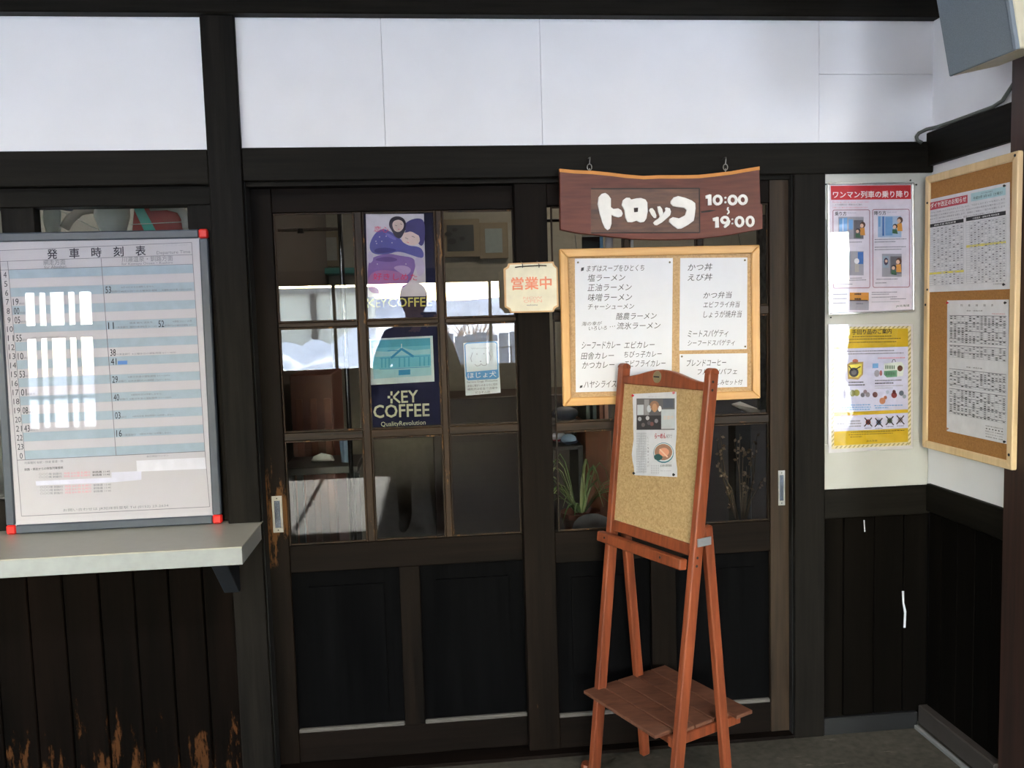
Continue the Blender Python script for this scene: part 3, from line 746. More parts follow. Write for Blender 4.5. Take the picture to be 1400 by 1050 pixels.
P.poly([(534, 488), (549, 475), (566, 486), (565, 489), (549, 479), (535, 491)], CY3, 4)
for x in (521, 526, 531, 545, 552, 558, 573, 579, 585): P.rect(x, 490 - (x - 520) * 0.04, x + 2.2, 503 - (x - 520) * 0.05, CY2, 4)
for y in (489, 504): P.line([(519, y + 0.8), (588, y - 2.6)], 0.7, CY3, 5)
P.poly([(545, 506), (561, 505), (561, 512), (545, 513)], CY3, 5)
P.line([(549, 476), (549, 470)], 1, WHITE, 5); P.line([(530, 479.5), (544, 479)], 1, CY3, 5)
P.build('illustration', sp_)
# assistance dog sticker
dg, _ = sheet_on(GP, 'dog_sticker', 'white and blue assistance dog welcome sticker on the door glass', 'sticker', [(633.5, 469), (680.5, 466), (684.5, 537), (636.5, 541)], flat('sticker_white', (226, 232, 238), rough=0.5), n=0.0012)
P = Print(GP, 0.0012)
SB = flat('sticker_blue', (92, 154, 210), rough=0.6)
P.line([(637.5, 515), (635.5, 471), (638.5, 469.3), (676, 467.3), (679.5, 469.5), (681, 512)], 1.5, SB, 2)
P.poly([(636.6, 509), (681, 505), (682, 515.5), (679, 518), (640.5, 520), (638, 518.5)], SB, 1)
P.text('ほじょ犬', 639.5, 517.5, 678.5, 515, 8.0, WHITE, 3, off=0.012)
for a in (((646, 482), (643.5, 490), (645, 495)), ((668, 481), (671, 488), (670.5, 493)), ((649, 498), (652, 500.5), (656, 499.5), (657.5, 497), (660, 499.5), (664, 499.5), (666, 496.5))): P.line(a, 0.9, LGREY, 3)
P.oval(652, 484, 0.9, 0.9, LGREY, 3, 8); P.oval(661.5, 483.5, 0.9, 0.9, LGREY, 3, 8); P.oval(657, 494, 1.3, 0.9, LGREY, 3, 8)
P.text('Welcome!', 644, 477.6, 669, 476.4, 2.2, LGREY, 3)
P.text('Service Dogs Welcome', 638.5, 524.5, 680, 522, 3.4, GREYINK, 3)
P.text('身体に障がいのある方に同伴', 639, 529.5, 680, 527, 3.4, GREYINK, 3); P.text('補助犬は社会で活躍中', 639, 534, 680, 531.8, 3.4, GREYINK, 3); P.text('どうぞ入店', 650, 538, 670, 537, 3, GREYINK, 3)
P.build('sticker_print', dg)

# ---------------------------------------------------------------- hanging OPEN plaque
OP = wallplane(-0.012)
osn = thing('open_plaque', 'small cream wooden plaque with orange characters hanging between the doors', 'sign', OP.w(*OP.p(728, 427), 0))
edge = [(695, 360), (757, 357.5), (758, 362), (762.5, 366), (764, 419), (759, 421.5), (757, 426.5), (698, 428), (695.5, 423), (690, 420), (688.5, 367.5), (693.5, 364.5)]
obj('plaque_board', MB().prism(OP, [OP.p(x, y) for x, y in edge], -0.008, 0.0), flat('tan_wood_edge', (206, 168, 124), rough=0.6), osn, bevel=0.001)
inn = [(697, 362), (755, 359.8), (756, 363.5), (760.5, 367), (761.5, 417), (757, 419.5), (755, 424.5), (699.5, 425.8), (698, 421.5), (692.5, 418.5), (691.5, 369), (696, 366)]
P = Print(OP, 0.0)
P.poly(inn, flat('plaque_cream', (222, 216, 194), rough=0.6), 1)
ORG = flat('orange_letter', (226, 138, 108), rough=0.6)
P.text('営業中', 699.5, 396.5, 754, 395, 17, ORG, 3, off=0.05)
OR2 = flat('faint_orange', (222, 178, 156), rough=0.6)
P.text('NOW', 715.5, 409.2, 741, 408.6, 3.4, OR2, 3, off=0.02); P.text('OPEN', 716, 414, 741, 413.4, 4.2, OR2, 3, off=0.02); P.text('welcome', 720, 418.3, 735, 418, 2.6, GREYINK, 3)
P.build('plaque_print', osn)
u0, v0 = OP.p(704, 365.5); u1, v1 = OP.p(747, 363.2)
obj('hanging_wire', MB().tube([OP.w(u0, v0, 0.002), OP.w(u0 + 0.02, v0 + 0.002, 0.006), OP.w(u1 - 0.02, v1 + 0.001, 0.006), OP.w(u1, v1, 0.002)], 0.0018, 6), BLACK, osn)
for x in (714, 736.5):
    a = OP.w(*OP.p(x, 364.5), 0.006); b = Vector((a.x, RY - 0.002, a.z + 0.02))
    obj('hook', MB().tube([a + Vector((0, -0.002, -0.004)), a + Vector((0, -0.004, 0.006)), b + Vector((0, -0.012, 0.0)), b], 0.0014, 6), DKMETAL, osn)

# ---------------------------------------------------------------- carved wooden shop sign
SP_ = wallplane(-0.045)
SW = wood('red_brown_slab', (84, 40, 30), (112, 58, 44), 'X', rough=0.42, grain=7, stretch=0.12, bump=0.3, spec=0.3)
BARK = flat('pale_live_edge', (196, 128, 58), rough=0.6)
sg = thing('carved_shop_sign', 'red-brown slab sign with raised white characters hanging above the menu board', 'sign', SP_.w(*SP_.p(904, 330), -0.015))
top = [(765, 231), (785, 233), (810, 234), (835, 236.5), (855, 239), (880, 241), (900, 240), (915, 240), (935, 240), (955, 239.5), (975, 237.5), (1000, 234.5), (1020, 231), (1038.5, 228)]
bot = [(1038, 314), (1022, 317), (1004, 320.5), (980, 324), (955, 326.5), (925, 328), (895, 328), (865, 327), (840, 324.5), (815, 321.5), (790, 319), (766, 314)]
obj('slab', MB().prism(SP_, [SP_.p(x, y) for x, y in top + [(1040, 278), (1043, 280), (1043, 313)] + bot], -0.022, 0.0), SW, sg, bevel=0.002)
le = MB()
for (xa, ya), (xb, yb) in zip(top[:-1], top[1:]):
    a, b, c, d_ = SP_.p(xa, ya), SP_.p(xb, yb), SP_.p(xb, yb + 4.2), SP_.p(xa, ya + 4.2)
    le.hexa([SP_.w(*d_, -0.004), SP_.w(*c, -0.004), SP_.w(*c, 0.0012), SP_.w(*d_, 0.0012), SP_.w(a[0], a[1] + 0.0015, -0.023), SP_.w(b[0], b[1] + 0.0015, -0.023), SP_.w(b[0], b[1] + 0.0012, 0.0), SP_.w(a[0], a[1] + 0.0012, 0.0)])
obj('live_edge', le, BARK, sg)['label'] = 'pale orange-brown natural edge'
# recessed carved field
x0, y0, x1, y1 = 808, 258, 956, 318
cf_ = MB().prism(SP_, [SP_.p(x0, y0), SP_.p(x1, y0 - 0.5), SP_.p(x1 + 0.5, y1), SP_.p(x0, y1 + 0.5)], 0.0, 0.0006)
obj('carved_field', cf_, wood('carved_field_wood', (66, 36, 24), (108, 66, 42), 'X', rough=0.45, grain=30, stretch=0.15, bump=1.0), sg)
gr = MB()
for p in (((x0, y0), (x1, y0 - 0.5)), ((x1, y0 - 0.5), (x1 + 0.5, y1)), ((x1 + 0.5, y1), (x0, y1 + 0.5))):
    (xa, ya), (xb, yb) = p; dx, dy = xb - xa, yb - ya; l = math.hypot(dx, dy); nx, ny = -dy / l * 0.8, dx / l * 0.8
    gr.prism(SP_, [SP_.p(xa + nx, ya + ny), SP_.p(xb + nx, yb + ny), SP_.p(xb - nx, yb - ny), SP_.p(xa - nx, ya - ny)], 0.0, 0.0009)
gr.prism(SP_, [SP_.p(958, 289), SP_.p(970, 287), SP_.p(979, 287.5), SP_.p(970, 290), SP_.p(959, 291)], 0, 0.0009)
obj('groove', gr, flat('groove_dark', (38, 22, 18), rough=0.7), sg)
LW = flat('raised_white_letter', (236, 232, 226), rough=0.5)
Z5 = lambda pts: [(760 + x / 4.828, 215 + y / 4.828) for x, y in pts]
def letter(pts, holes=()):
    mb = MB().prism(SP_, [SP_.p(x, y) for x, y in Z5(pts)], 0.0, 0.005)
    o = obj('raised_letter', mb, LW, sg, bevel=0.0012)
    for h in holes:
        obj('letter_hole', MB().prism(SP_, [SP_.p(x, y) for x, y in Z5(h)], 0.004, 0.0056), flat('hole_dark', (44, 30, 26), rough=0.7), o)
letter([(300, 242), (325, 236), (345, 250), (362, 275), (362, 330), (378, 342), (410, 338), (430, 350), (440, 372), (432, 392), (410, 398), (380, 390), (366, 380), (366, 440), (356, 472), (340, 482), (322, 468), (305, 430), (288, 375), (274, 310), (280, 265)])
letter([(440, 285), (462, 268), (485, 268), (495, 280), (530, 272), (560, 270), (590, 280), (602, 300), (604, 360), (596, 405), (580, 428), (555, 432), (530, 420), (500, 430), (470, 428), (456, 400), (450, 350), (432, 318)], [[(512, 336), (540, 334), (538, 362), (514, 364)]])
letter([(620, 338), (636, 336), (652, 358), (662, 385), (660, 402), (646, 402), (628, 380), (614, 352)])
letter([(668, 326), (686, 324), (700, 344), (706, 370), (700, 384), (722, 352), (718, 336), (728, 332), (750, 338), (758, 360), (752, 384), (730, 404), (700, 430), (666, 450), (650, 448), (640, 434), (652, 420), (676, 404), (684, 392), (672, 356)])
letter([(756, 290), (775, 266), (805, 257), (850, 268), (895, 286), (918, 304), (920, 340), (914, 390), (908, 420), (870, 448), (826, 472), (800, 474), (770, 452), (744, 428), (748, 408), (770, 396), (810, 404), (850, 384), (860, 350), (846, 336), (800, 330), (770, 324), (754, 306)])
def stroke(pts, w, name='raised_digit', closed=False):
    pts = Z5(pts) if max(p[0] for p in pts) > 900 else pts
    mb = MB(); q = [SP_.p(x, y) for x, y in pts]; r = w / 4.828 * 0.00238 / 2
    seg = list(zip(q[:-1], q[1:]))
    for a, b in seg:
        dx, dy = b[0] - a[0], b[1] - a[1]; l = math.hypot(dx, dy) or 1; nx, ny = -dy / l * r, dx / l * r
        mb.prism(SP_, [(a[0] + nx, a[1] + ny), (b[0] + nx, b[1] + ny), (b[0] - nx, b[1] - ny), (a[0] - nx, a[1] - ny)], 0, 0.0044)
    for c in q: mb.lathe(SP_.w(c[0], c[1], 0), [(r, 0), (r, 0.0047)], 10, 0, SP_.N)
    return mb
def digit(mb): obj('raised_digit', mb, LW, sg)
def oo(cx, cy, rx, ry, w):
    n = 14; mb = MB(); r0 = (rx - w, ry - w)
    for i in range(n):
        a0, a1 = 2 * PI * i / n, 2 * PI * (i + 1) / n
        f = lambda a, R: SP_.p(760 + (cx + R[0] * math.cos(a)) / 4.828, 215 + (cy + R[1] * math.sin(a)) / 4.828)
        mb.prism(SP_, [f(a0, (rx, ry)), f(a1, (rx, ry)), f(a1, r0), f(a0, r0)], 0, 0.004)
    digit(mb)
def one(cx, cy): digit(MB().prism(SP_, [SP_.p(x, y) for x, y in Z5([(cx - 22, cy - 28), (cx + 4, cy - 36), (cx + 16, cy - 34), (cx + 18, cy + 34), (cx - 6, cy + 36), (cx - 6, cy - 8), (cx - 20, cy - 8)])], 0, 0.004))
def dot(cx, cy, r): digit(MB().lathe(SP_.w(*SP_.p(760 + cx / 4.828, 215 + cy / 4.828), 0), [(r / 4.828 * 0.00238, 0), (r / 4.828 * 0.00238, 0.004)], 10, 0, SP_.N))
one(1008, 282); oo(1066, 283, 33, 36, 18); dot(1117, 268, 7); dot(1117, 298, 7); oo(1165, 283, 33, 36, 18); oo(1232, 281, 33, 36, 18)
one(1056, 430); oo(1114, 415, 30, 28, 17); digit(stroke([(1140, 424), (1134, 442), (1114, 458)], 18)); dot(1163, 410, 6); dot(1163, 438, 6); oo(1210, 426, 32, 38, 18); oo(1280, 424, 30, 38, 17)
digit(stroke([(1134, 334), (1130, 346), (1138, 354), (1140, 364), (1132, 374)], 9))
for x, yk in ((807, 222), (993.5, 222)):
    c = SP_.w(*SP_.p(x, 232), -0.011)
    hk = thing('screw_hook', 'steel hook and ring holding the left end of the carved sign' if x < 900 else 'steel hook and ring holding the right end of the carved sign', 'hook', (c.x, -0.01, c.z))
    zt_ = at(x, 215, -0.03).z
    obj('hook', MB().tube([(c.x + 0.003, 0.0, zt_ + 0.002), (c.x + 0.003, -0.03, zt_), (c.x + 0.001, -0.036, zt_ - 0.01), (c.x, -0.034, c.z + 0.018)], 0.0016, 6), STEEL, hk)
    obj('ring', MB().tube([Vector((c.x + 0.0075 * math.cos(t), -0.034, c.z + 0.010 + 0.0105 * math.sin(t))) for t in [2 * PI * i / 12 for i in range(13)]], 0.0014, 6), STEEL, hk)
    obj('eye', MB().tube([(c.x, -0.034, c.z - 0.006), (c.x, -0.034, c.z + 0.006)], 0.0016, 6), STEEL, hk)

# ---------------------------------------------------------------- menu board
MP = wallplane(-0.006)
mq = [MP.p(766.5, 339), MP.p(1039, 336.5), MP.p(1037, 547), MP.p(767.5, 553)]
mu0, mu1 = (mq[0][0] + mq[3][0]) / 2, (mq[1][0] + mq[2][0]) / 2; mv0, mv1 = (mq[2][1] + mq[3][1]) / 2, (mq[0][1] + mq[1][1]) / 2
mn = thing('menu_board', 'pine framed cork board with three handwritten menu sheets on the right door', 'menu board', (0.5 * (mu0 + mu1), 0.0, mv0))
PINE = wood('pine_frame_wood_level', (196, 146, 84), (222, 176, 112), 'X', rough=0.4, grain=18, stretch=0.06, bump=0.1, k=0.95)
PINEZ = wood('pine_frame_wood_upright', (196, 146, 84), (222, 176, 112), 'Z', rough=0.4, grain=18, stretch=0.06, bump=0.1, k=0.95)
fw = 0.028
def mitre_frame(pl, u0, u1, v0, v1, w, n0, n1, mx_, mz_, par, name='frame_rail', bev=0.003):
    q = [(u0, v0), (u1, v0), (u1, v1), (u0, v1)]; r = [(u0 + w, v0 + w), (u1 - w, v0 + w), (u1 - w, v1 - w), (u0 + w, v1 - w)]
    for i in range(4):
        j = (i + 1) % 4
        obj(name, MB().prism(pl, [q[i], q[j], r[j], r[i]], n0, n1), mx_ if i % 2 == 0 else mz_, par, bevel=bev)
mitre_frame(MP, mu0, mu1, mv0, mv1, fw, -0.012, 0.010, PINE, PINEZ, mn)
CK = cork('menu_cork', (170, 138, 100), (196, 164, 122), scale=220)
obj('cork_panel', MB().prism(MP, [(mu0 + 0.01, mv0 + 0.01), (mu1 - 0.01, mv0 + 0.01), (mu1 - 0.01, mv1 - 0.01), (mu0 + 0.01, mv1 - 0.01)], -0.010, 0.0), CK, mn)
PEN = flat('felt_pen', (66, 66, 72), rough=0.8)
PNM = flat('brass_pin', (120, 112, 92), rough=0.35, metal=0.7)
def menu_sheet(label, px, lines, pins):
    t, b = sheet_on(MP, 'menu_sheet', label, 'menu', px, PAPER, 0.0006, 0.0010)
    for (s, x, y, x2, y2, h, sh) in lines:
        P = Print(MP, 0.0010); P.text(s, x, y, x2, y2, h, PEN, 2, shear=sh); P.build('handwritten_line', t)
    for x, y in pins: pin(MP, x, y, PNM, 0.001, 0.0034, t)
    return t
a = 0.18
# crop (760,330) scale 4.566
def K(x, y): return (760 + x / 4.566, 330 + y / 4.566)
def ln(s, x, y, x2, h, dy=-4, sh=a):
    p, q = K(x, y), K(x2, y + dy); return (s, p[0], p[1], q[0], q[1], h / 4.566, sh)
menu_sheet('largest handwritten noodle and curry menu sheet, left on the board', [K(118, 107), K(730, 104), K(722, 928), K(124, 942)],
    [ln('■', 155, 186, 172, 20), ln('まずはスープをひとくち', 190, 190, 548, 40, -6), ln('塩ラーメン', 196, 250, 428, 44), ln('正油ラーメン', 196, 312, 468, 46), ln('味噌ラーメン', 198, 375, 470, 48),
     ln('チャーシューメン', 196, 428, 484, 36), ln('酪農ラーメン', 374, 490, 624, 44), ln('海の幸が', 160, 528, 284, 26), ln('いろいろ', 202, 556, 316, 24), ln('…', 336, 536, 368, 6), ln('流氷ラーメン', 378, 550, 648, 44),
     ln('シーフードカレー', 158, 672, 398, 46), ln('エビカレー', 424, 668, 612, 42), ln('田舎カレー', 156, 738, 358, 44), ln('ちびっ子カレー', 422, 726, 656, 40), ln('かつカレー', 162, 794, 362, 42), ln('エビフライカレー', 424, 784, 680, 42),
     ln('■', 148, 916, 164, 14), ln('ハヤシライス', 172, 916, 374, 44, -6)], [K(136, 132), K(708, 131)])
menu_sheet('handwritten rice bowl and spaghetti menu sheet, upper right on the board', [K(776, 104), K(1195, 101), K(1192, 672), K(770, 682)],
    [ln('かつ丼', 820, 186, 972, 46), ln('えび丼', 820, 248, 972, 44), ln('かつ弁当', 918, 358, 1092, 42), ln('エビフライ弁当', 918, 416, 1142, 40), ln('しょうが焼弁当', 918, 478, 1154, 44),
     ln('ミートスパゲティ', 820, 600, 1070, 46), ln('シーフードスパゲティ', 820, 654, 1112, 38)], [K(1176, 118), K(1178, 656)])
menu_sheet('small handwritten coffee and parfait menu sheet, lower right on the board', [K(772, 704), K(1195, 698), K(1193, 908), K(772, 918)],
    [ln('ブレンドコーヒー', 812, 780, 1058, 44), ln('フルーツパフェ', 880, 832, 1128, 36), ln('お楽しみセット付', 940, 898, 1160, 34)], [K(783, 718)])
obj('hanging_cord', MB().tube([MP.w(mu0 + 0.06, mv1 - 0.004, -0.008), Vector((mu0 + 0.06, 0.03, mv1 + 0.05))], 0.001, 5), DKMETAL, mn)
obj('hanging_cord', MB().tube([MP.w(mu1 - 0.06, mv1 - 0.004, -0.008), Vector((mu1 - 0.06, 0.03, mv1 + 0.05))], 0.001, 5), DKMETAL, mn)

# ---------------------------------------------------------------- wooden display easel
EX, EY, TH = 0.572, -0.3011, 1.133
er = Vector((math.cos(TH), -math.sin(TH), 0)); eb = Vector((math.sin(TH), math.cos(TH), 0)); eo = Vector((EX, EY, 0))
WB_, WT_, AL, ZTP, ZH, DB, WR_ = 0.3798, 0.4037, 0.1235, 1.3632, 0.902, 0.2267, 0.4002
ef = lambda s, z: eo + er * (s * (WB_ + (WT_ - WB_) * z / ZTP) / 2) + eb * (z * math.tan(AL)) + Vector((0, 0, z))
EW = wood('easel_wood', (102, 50, 30), (150, 78, 48), 'Z', rough=0.38, grain=16, stretch=0.06, bump=0.15, wear=(188, 132, 88), wear_th=0.72)
ESH = wood('easel_shelf_wood', (84, 50, 36), (118, 76, 56), 'X', rough=0.6, grain=20, stretch=0.3, bump=0.3)
es = thing('display_easel', 'reddish wooden easel with tan cork board and slatted shelf before the right door', 'easel', (EX, EY, 0))
for s in (-1, 1):
    pts = [ef(s, 0), ef(s, ZTP - 0.012)]
    o = obj('front_leg', MB().beam(pts[0], pts[1], er, 0.024, 0.036), EW, es, bevel=0.004, seg=2)
    cap = MB(); n = 8
    c0 = pts[1]; up = (pts[1] - pts[0]).normalized()
    back = up.cross(er).normalized()
    ring = [(c0 - up * 0.002 + back * (0.018 * math.cos(PI * i / n)) + up * (0.016 * math.sin(PI * i / n))) for i in range(n + 1)]
    vs = [p - er * 0.012 for p in ring] + [p + er * 0.012 for p in ring]
    cap.add(vs, [tuple(range(n + 1))[::-1], tuple(range(n + 1, 2 * n + 2))] + [(i, i + 1, n + 2 + i, n + 1 + i) for i in range(n)] + [(n, 0, n + 1, 2 * n + 1)])
    obj('rounded_top', cap, EW, o)
    top_ = ef(s, ZH) + eb * 0.036 - er * s * 0.004; bot_ = eo + er * s * WR_ / 2 + eb * DB
    obj('rear_leg', MB().beam(bot_, top_, er, 0.024, 0.032), EW, es, bevel=0.004)
# board between the posts
upv = (ef(0, 1) - ef(0, 0)).normalized()
EP = Plane(ef(0, 0) , er, upv)
toU = lambda z, s: s * (WB_ + (WT_ - WB_) * z / ZTP) / 2
cz = lambda z: z / upv.z
zb_, ztp = 0.84, 1.305
wi = lambda z: toU(z, 1) - 0.012
obj('cork_panel', MB().prism(EP, [(-wi(zb_), cz(zb_)), (wi(zb_), cz(zb_)), (wi(ztp), cz(ztp)), (-wi(ztp), cz(ztp))], -0.006, 0.004), cork('easel_cork', (158, 129, 88), (186, 158, 114), scale=200), es)
obj('bottom_rail', MB().prism(EP, [(-wi(0.82), cz(0.817)), (wi(0.82), cz(0.817)), (wi(0.85), cz(0.852)), (-wi(0.85), cz(0.852))], -0.010, 0.012), EW, es, bevel=0.003)
arch = []
w_ = wi(1.3)
for i in range(11):
    t = -1 + 2 * i / 10; arch.append((t * w_, cz(1.322 + 0.030 * (math.cos(t * PI) * 0.5 + 0.5))))
obj('arched_top_rail', MB().prism(EP, [(-w_, cz(1.298)), (w_, cz(1.298))] + arch[::-1], -0.010, 0.012), EW, es, bevel=0.003)
bd = EP.w(-0.02, cz(1.328), 0.012)
bb = MB().lathe(bd, [(0.019, 0), (0.019, 0.0015), (0.016, 0.003)], 20, 0, EP.N)
o = obj('oval_badge', bb, flat('badge_grey', (142, 132, 104), rough=0.4, metal=0.3), es); o['label'] = 'round grey-gold maker badge'
obj('badge_lettering', MB().prism(EP, [(-0.033, cz(1.328) - 0.002), (-0.007, cz(1.328) - 0.002), (-0.007, cz(1.328) + 0.002), (-0.033, cz(1.328) + 0.002)], 0.0152, 0.0158), INK, o)
# ledge
lz = 0.795
lg = MB(); hw = toU(lz, 1)
ledge_c = lambda u, z, n: EP.w(u, cz(z), n)
lg.prism(EP, [(-hw - 0.022, cz(lz - 0.018)), (hw - 0.012, cz(lz - 0.018)), (hw - 0.012, cz(lz + 0.014)), (-hw - 0.022, cz(lz + 0.014))], 0.018, 0.046)
obj('ledge', lg, EW, es, bevel=0.003)
for u in (-hw + 0.02, hw - 0.10): obj('screw', MB().lathe(EP.w(u, cz(lz), 0.0455), [(0.004, 0), (0.004, 0.0015)], 10, 0, EP.N), INK, es)
for z in (1.326, 1.302, 0.818, 0.794):
    c = ef(1, z) + er * 0.012 + eb * (-0.004); obj('screw', MB().lathe(c, [(0.004, 0), (0.004, 0.0012)], 10, 0, er), INK, es)
# steel hinge plate at the right side
c = ef(1, 0.862) + er * 0.0125 + eb * 0.012
hp = MB(); hp.hexa([c + eb * a_ + Vector((0, 0, z)) + er * e for z in (-0.012, 0.012) for a_, e in ((-0.022, 0), (0.030, 0), (0.030, 0.003), (-0.022, 0.003))])
obj('hinge_plate', hp, flat('galvanised_steel', (168, 176, 186), rough=0.3, metal=0.6), es)
# shelf: planks running along the width on cross bearers
SZ = 0.2937
s0, s1_ = -0.0253, 0.3298
n = 5; wpl = (s1_ - s0) / n
for i in range(n):
    a0, a1 = s0 + i * wpl + 0.0015, s0 + (i + 1) * wpl - 0.0015
    c0, c1 = (-0.206, 0.153) if i == 0 else ((-0.206, 0.200) if i == n - 1 else (-0.206, 0.172))
    if i == 0: c0 = -0.206
    q = [eo + er * u + eb * t for u, t in ((c0, a0), (c1, a0), (c1, a1), (c0, a1))]
    obj('shelf_plank', MB().hexa([p + Vector((0, 0, SZ - 0.012)) for p in q] + [p + Vector((0, 0, SZ)) for p in q]), ESH, es, bevel=0.002)
for u in (-0.165, 0.168):
    obj('shelf_bearer', MB().beam(eo + er * u + eb * 0.02 + Vector((0, 0, SZ - 0.028)), eo + er * u + eb * 0.30 + Vector((0, 0, SZ - 0.028)), er, 0.02, 0.03), EW, es, bevel=0.002)
obj('stretcher', MB().beam(eo + er * -0.18 + eb * 0.04 + Vector((0, 0, SZ - 0.03)), eo + er * 0.18 + eb * 0.04 + Vector((0, 0, SZ - 0.03)), eb, 0.014, 0.03), EW, es, bevel=0.002)
ft = ef(-1, 0.012)
obj('foot_block', MB().lathe(ft - er * 0.04 + Vector((0, 0, 0.0)) - eb * 0.0, [(0.018, -0.012), (0.022, 0), (0.018, 0.012)], 12, 0, (0, 0, 1)), EW, es)

# newspaper cutting pinned to the easel
NQ = [(868.5, 539), (926.5, 536), (928, 652), (868.5, 649)]
def J(x, y): return (850 + x / 7.495, 525 + y / 7.5)
nw = thing('newspaper_cutting', 'newspaper cutting with a noodle bowl photo pinned to the easel cork', 'newspaper cutting', EP.w(*EP.p(898, 652), 0.005))
g = MB(); NX, NY = 6, 12
lf = [(126, 103), (130, 200), (134, 330), (130, 450), (134, 560), (126, 650), (120, 720), (126, 790), (136, 850), (144, 935)]
rt = [(576, 80), (580, 200), (576, 330), (576, 450), (572, 560), (566, 650), (572, 740), (578, 820), (582, 880), (582, 955)]
for k in range(10):
    for i in range(NX + 1):
        t = i / NX; x = lf[k][0] + (rt[k][0] - lf[k][0]) * t; y = lf[k][1] + (rt[k][1] - lf[k][1]) * t
        u, v = EP.p(*J(x, y)); g.v.append(EP.w(u, v, 0.0052 + 0.0012 * math.sin(k * 1.3) * abs(2 * t - 1) ** 2 + 0.0006))
for k in range(9):
    for i in range(NX):
        b0 = k * (NX + 1) + i; g.f.append([b0 + NX + 1, b0 + NX + 2, b0 + 1, b0]); g.m.append(0)
obj('sheet', g, flat('newsprint', (206, 208, 216), rough=0.8), nw, smooth=True)
P = Print(EP, 0.0072)
def jr(x0, y0, x1, y1, m, z=1): P.poly([J(x0, y0), J(x1, y0 - 2), J(x1, y1 - 2), J(x0, y1)], m, z)
jr(170, 150, 562, 472, flat('photo_grey', (96, 94, 98)), 1); jr(178, 215, 245, 320, flat('photo_light', (190, 196, 204)), 2); jr(250, 160, 300, 320, flat('photo_midgrey', (146, 146, 150)), 2)
jr(442, 152, 545, 246, flat('photo_slate', (78, 84, 96)), 2); jr(424, 262, 562, 462, flat('photo_cloth', (188, 194, 200)), 2)
P.text('営業中', *J(446, 366), *J(550, 366), 5.5, flat('photo_peach', (214, 186, 170)), 3)
P.oval(*J(355, 225), 6.5, 7, flat('photo_brown', (150, 112, 90)), 3); P.oval(*J(358, 245), 3.5, 6, flat('photo_amber', (190, 144, 108)), 4)
P.oval(*J(300, 255), 3, 5, flat('photo_light'  , (190, 196, 204)), 3); P.oval(*J(410, 255), 2.4, 4, WHITE, 3)
jr(175, 325, 425, 468, flat('photo_dark', (52, 50, 54)), 2)
for x, y, c in ((205, 360, (178, 180, 186)), (285, 350, (196, 196, 198)), (240, 420, (108, 100, 100)), (330, 410, (126, 80, 74)), (375, 380, (142, 140, 146)), (300, 400, (88, 84, 90))):
    P.oval(*J(x, y), 2.6, 3.0, flat('photo_spot_%d' % (x + y), c), 4, 8)
P.text('らーめん', *J(358, 560), *J(470, 558), 7, flat('crimson_print', (172, 34, 66)), 3, off=0.04); P.text('紀行', *J(476, 556), *J(536, 554), 5.5, GREYINK, 3)
bx, by = J(448, 706)
P.oval(bx, by, 14, 14, flat('bowl_rim_teal', (60, 120, 138)), 2, 18); P.oval(bx, by - 0.5, 13.2, 12.6, flat('bowl_white', (214, 222, 228)), 3, 18); P.oval(bx, by - 1, 12.2, 11.2, flat('soup_brown', (158, 118, 98)), 4, 18)
P.oval(bx + 1, by - 1, 7, 6, flat('noodle_peach', (218, 152, 124)), 5, 12); P.oval(bx - 7, by + 6, 6, 4.5, flat('seaweed', (44, 84, 84)), 5, 10); P.line([(bx - 5, by - 5), (bx + 6, by + 6)], 2.0, flat('noodle_light', (228, 186, 160)), 6)
for i, x in enumerate(range(172, 275, 13)): 
    for yy in range(500, 900, 26): P.poly([J(x, yy), J(x + 7, yy), J(x + 7, yy + 16 + (i * 7 + yy) % 9), J(x, yy + 16 + (i * 7 + yy) % 9)], LGREY, 2)
for i, x in enumerate((320, 338, 356, 374, 392)):
    for yy in range(830, 910, 24): P.poly([J(x, yy), J(x + 7, yy), J(x + 7, yy + 17), J(x, yy + 17)], LGREY, 2)
for k, ch in enumerate('しこい、麺がうまい'): P.text(ch, *J(282, 560 + k * 36), *J(298, 559 + k * 36), 2.8, GREYINK, 3)
P.text('北浜駅の喫茶軽食', *J(412, 850), *J(530, 848), 3.2, INK, 3); P.dashes(*J(415, 888), J(535, 888)[0], LGREY, 0.8); P.text('車窓から', *J(285, 140), *J(420, 136), 1.8, LGREY, 3)
P.build('newspaper_print', nw)
for (x, y), m in ((J(140, 120), RED), (J(560, 92), flat('pink_pin', (214, 120, 132))), (J(150, 915), DKMETAL), (J(560, 930), DKMETAL)): pin(EP, x, y, m, 0.0068, 0.0045, nw)

# ---------------------------------------------------------------- notices in the right-hand corner
NP_ = wallplane(0.006)
class Sh:
    """bilinear addressing of a sheet drawn between four corner points TL TR BR BL"""
    def __init__(s, pr, q): s.P = pr; s.q = q
    def f(s, a, t):
        q = s.q
        return tuple((q[0][i] * (1 - a) + q[1][i] * a) * (1 - t) + (q[3][i] * (1 - a) + q[2][i] * a) * t for i in (0, 1))
    def rect(s, a0, t0, a1, t1, m, z=1): s.P.poly([s.f(a0, t0), s.f(a1, t0), s.f(a1, t1), s.f(a0, t1)], m, z)
    def line(s, pts, w, m, z=2): s.P.line([s.f(*p) for p in pts], w, m, z)
    def text(s, t_, a0, a1, t, h, m, z=3, **k):
        p, q = s.f(a0, t), s.f(a1, t); s.P.text(t_, p[0], p[1], q[0], q[1], h, m, z, **k)

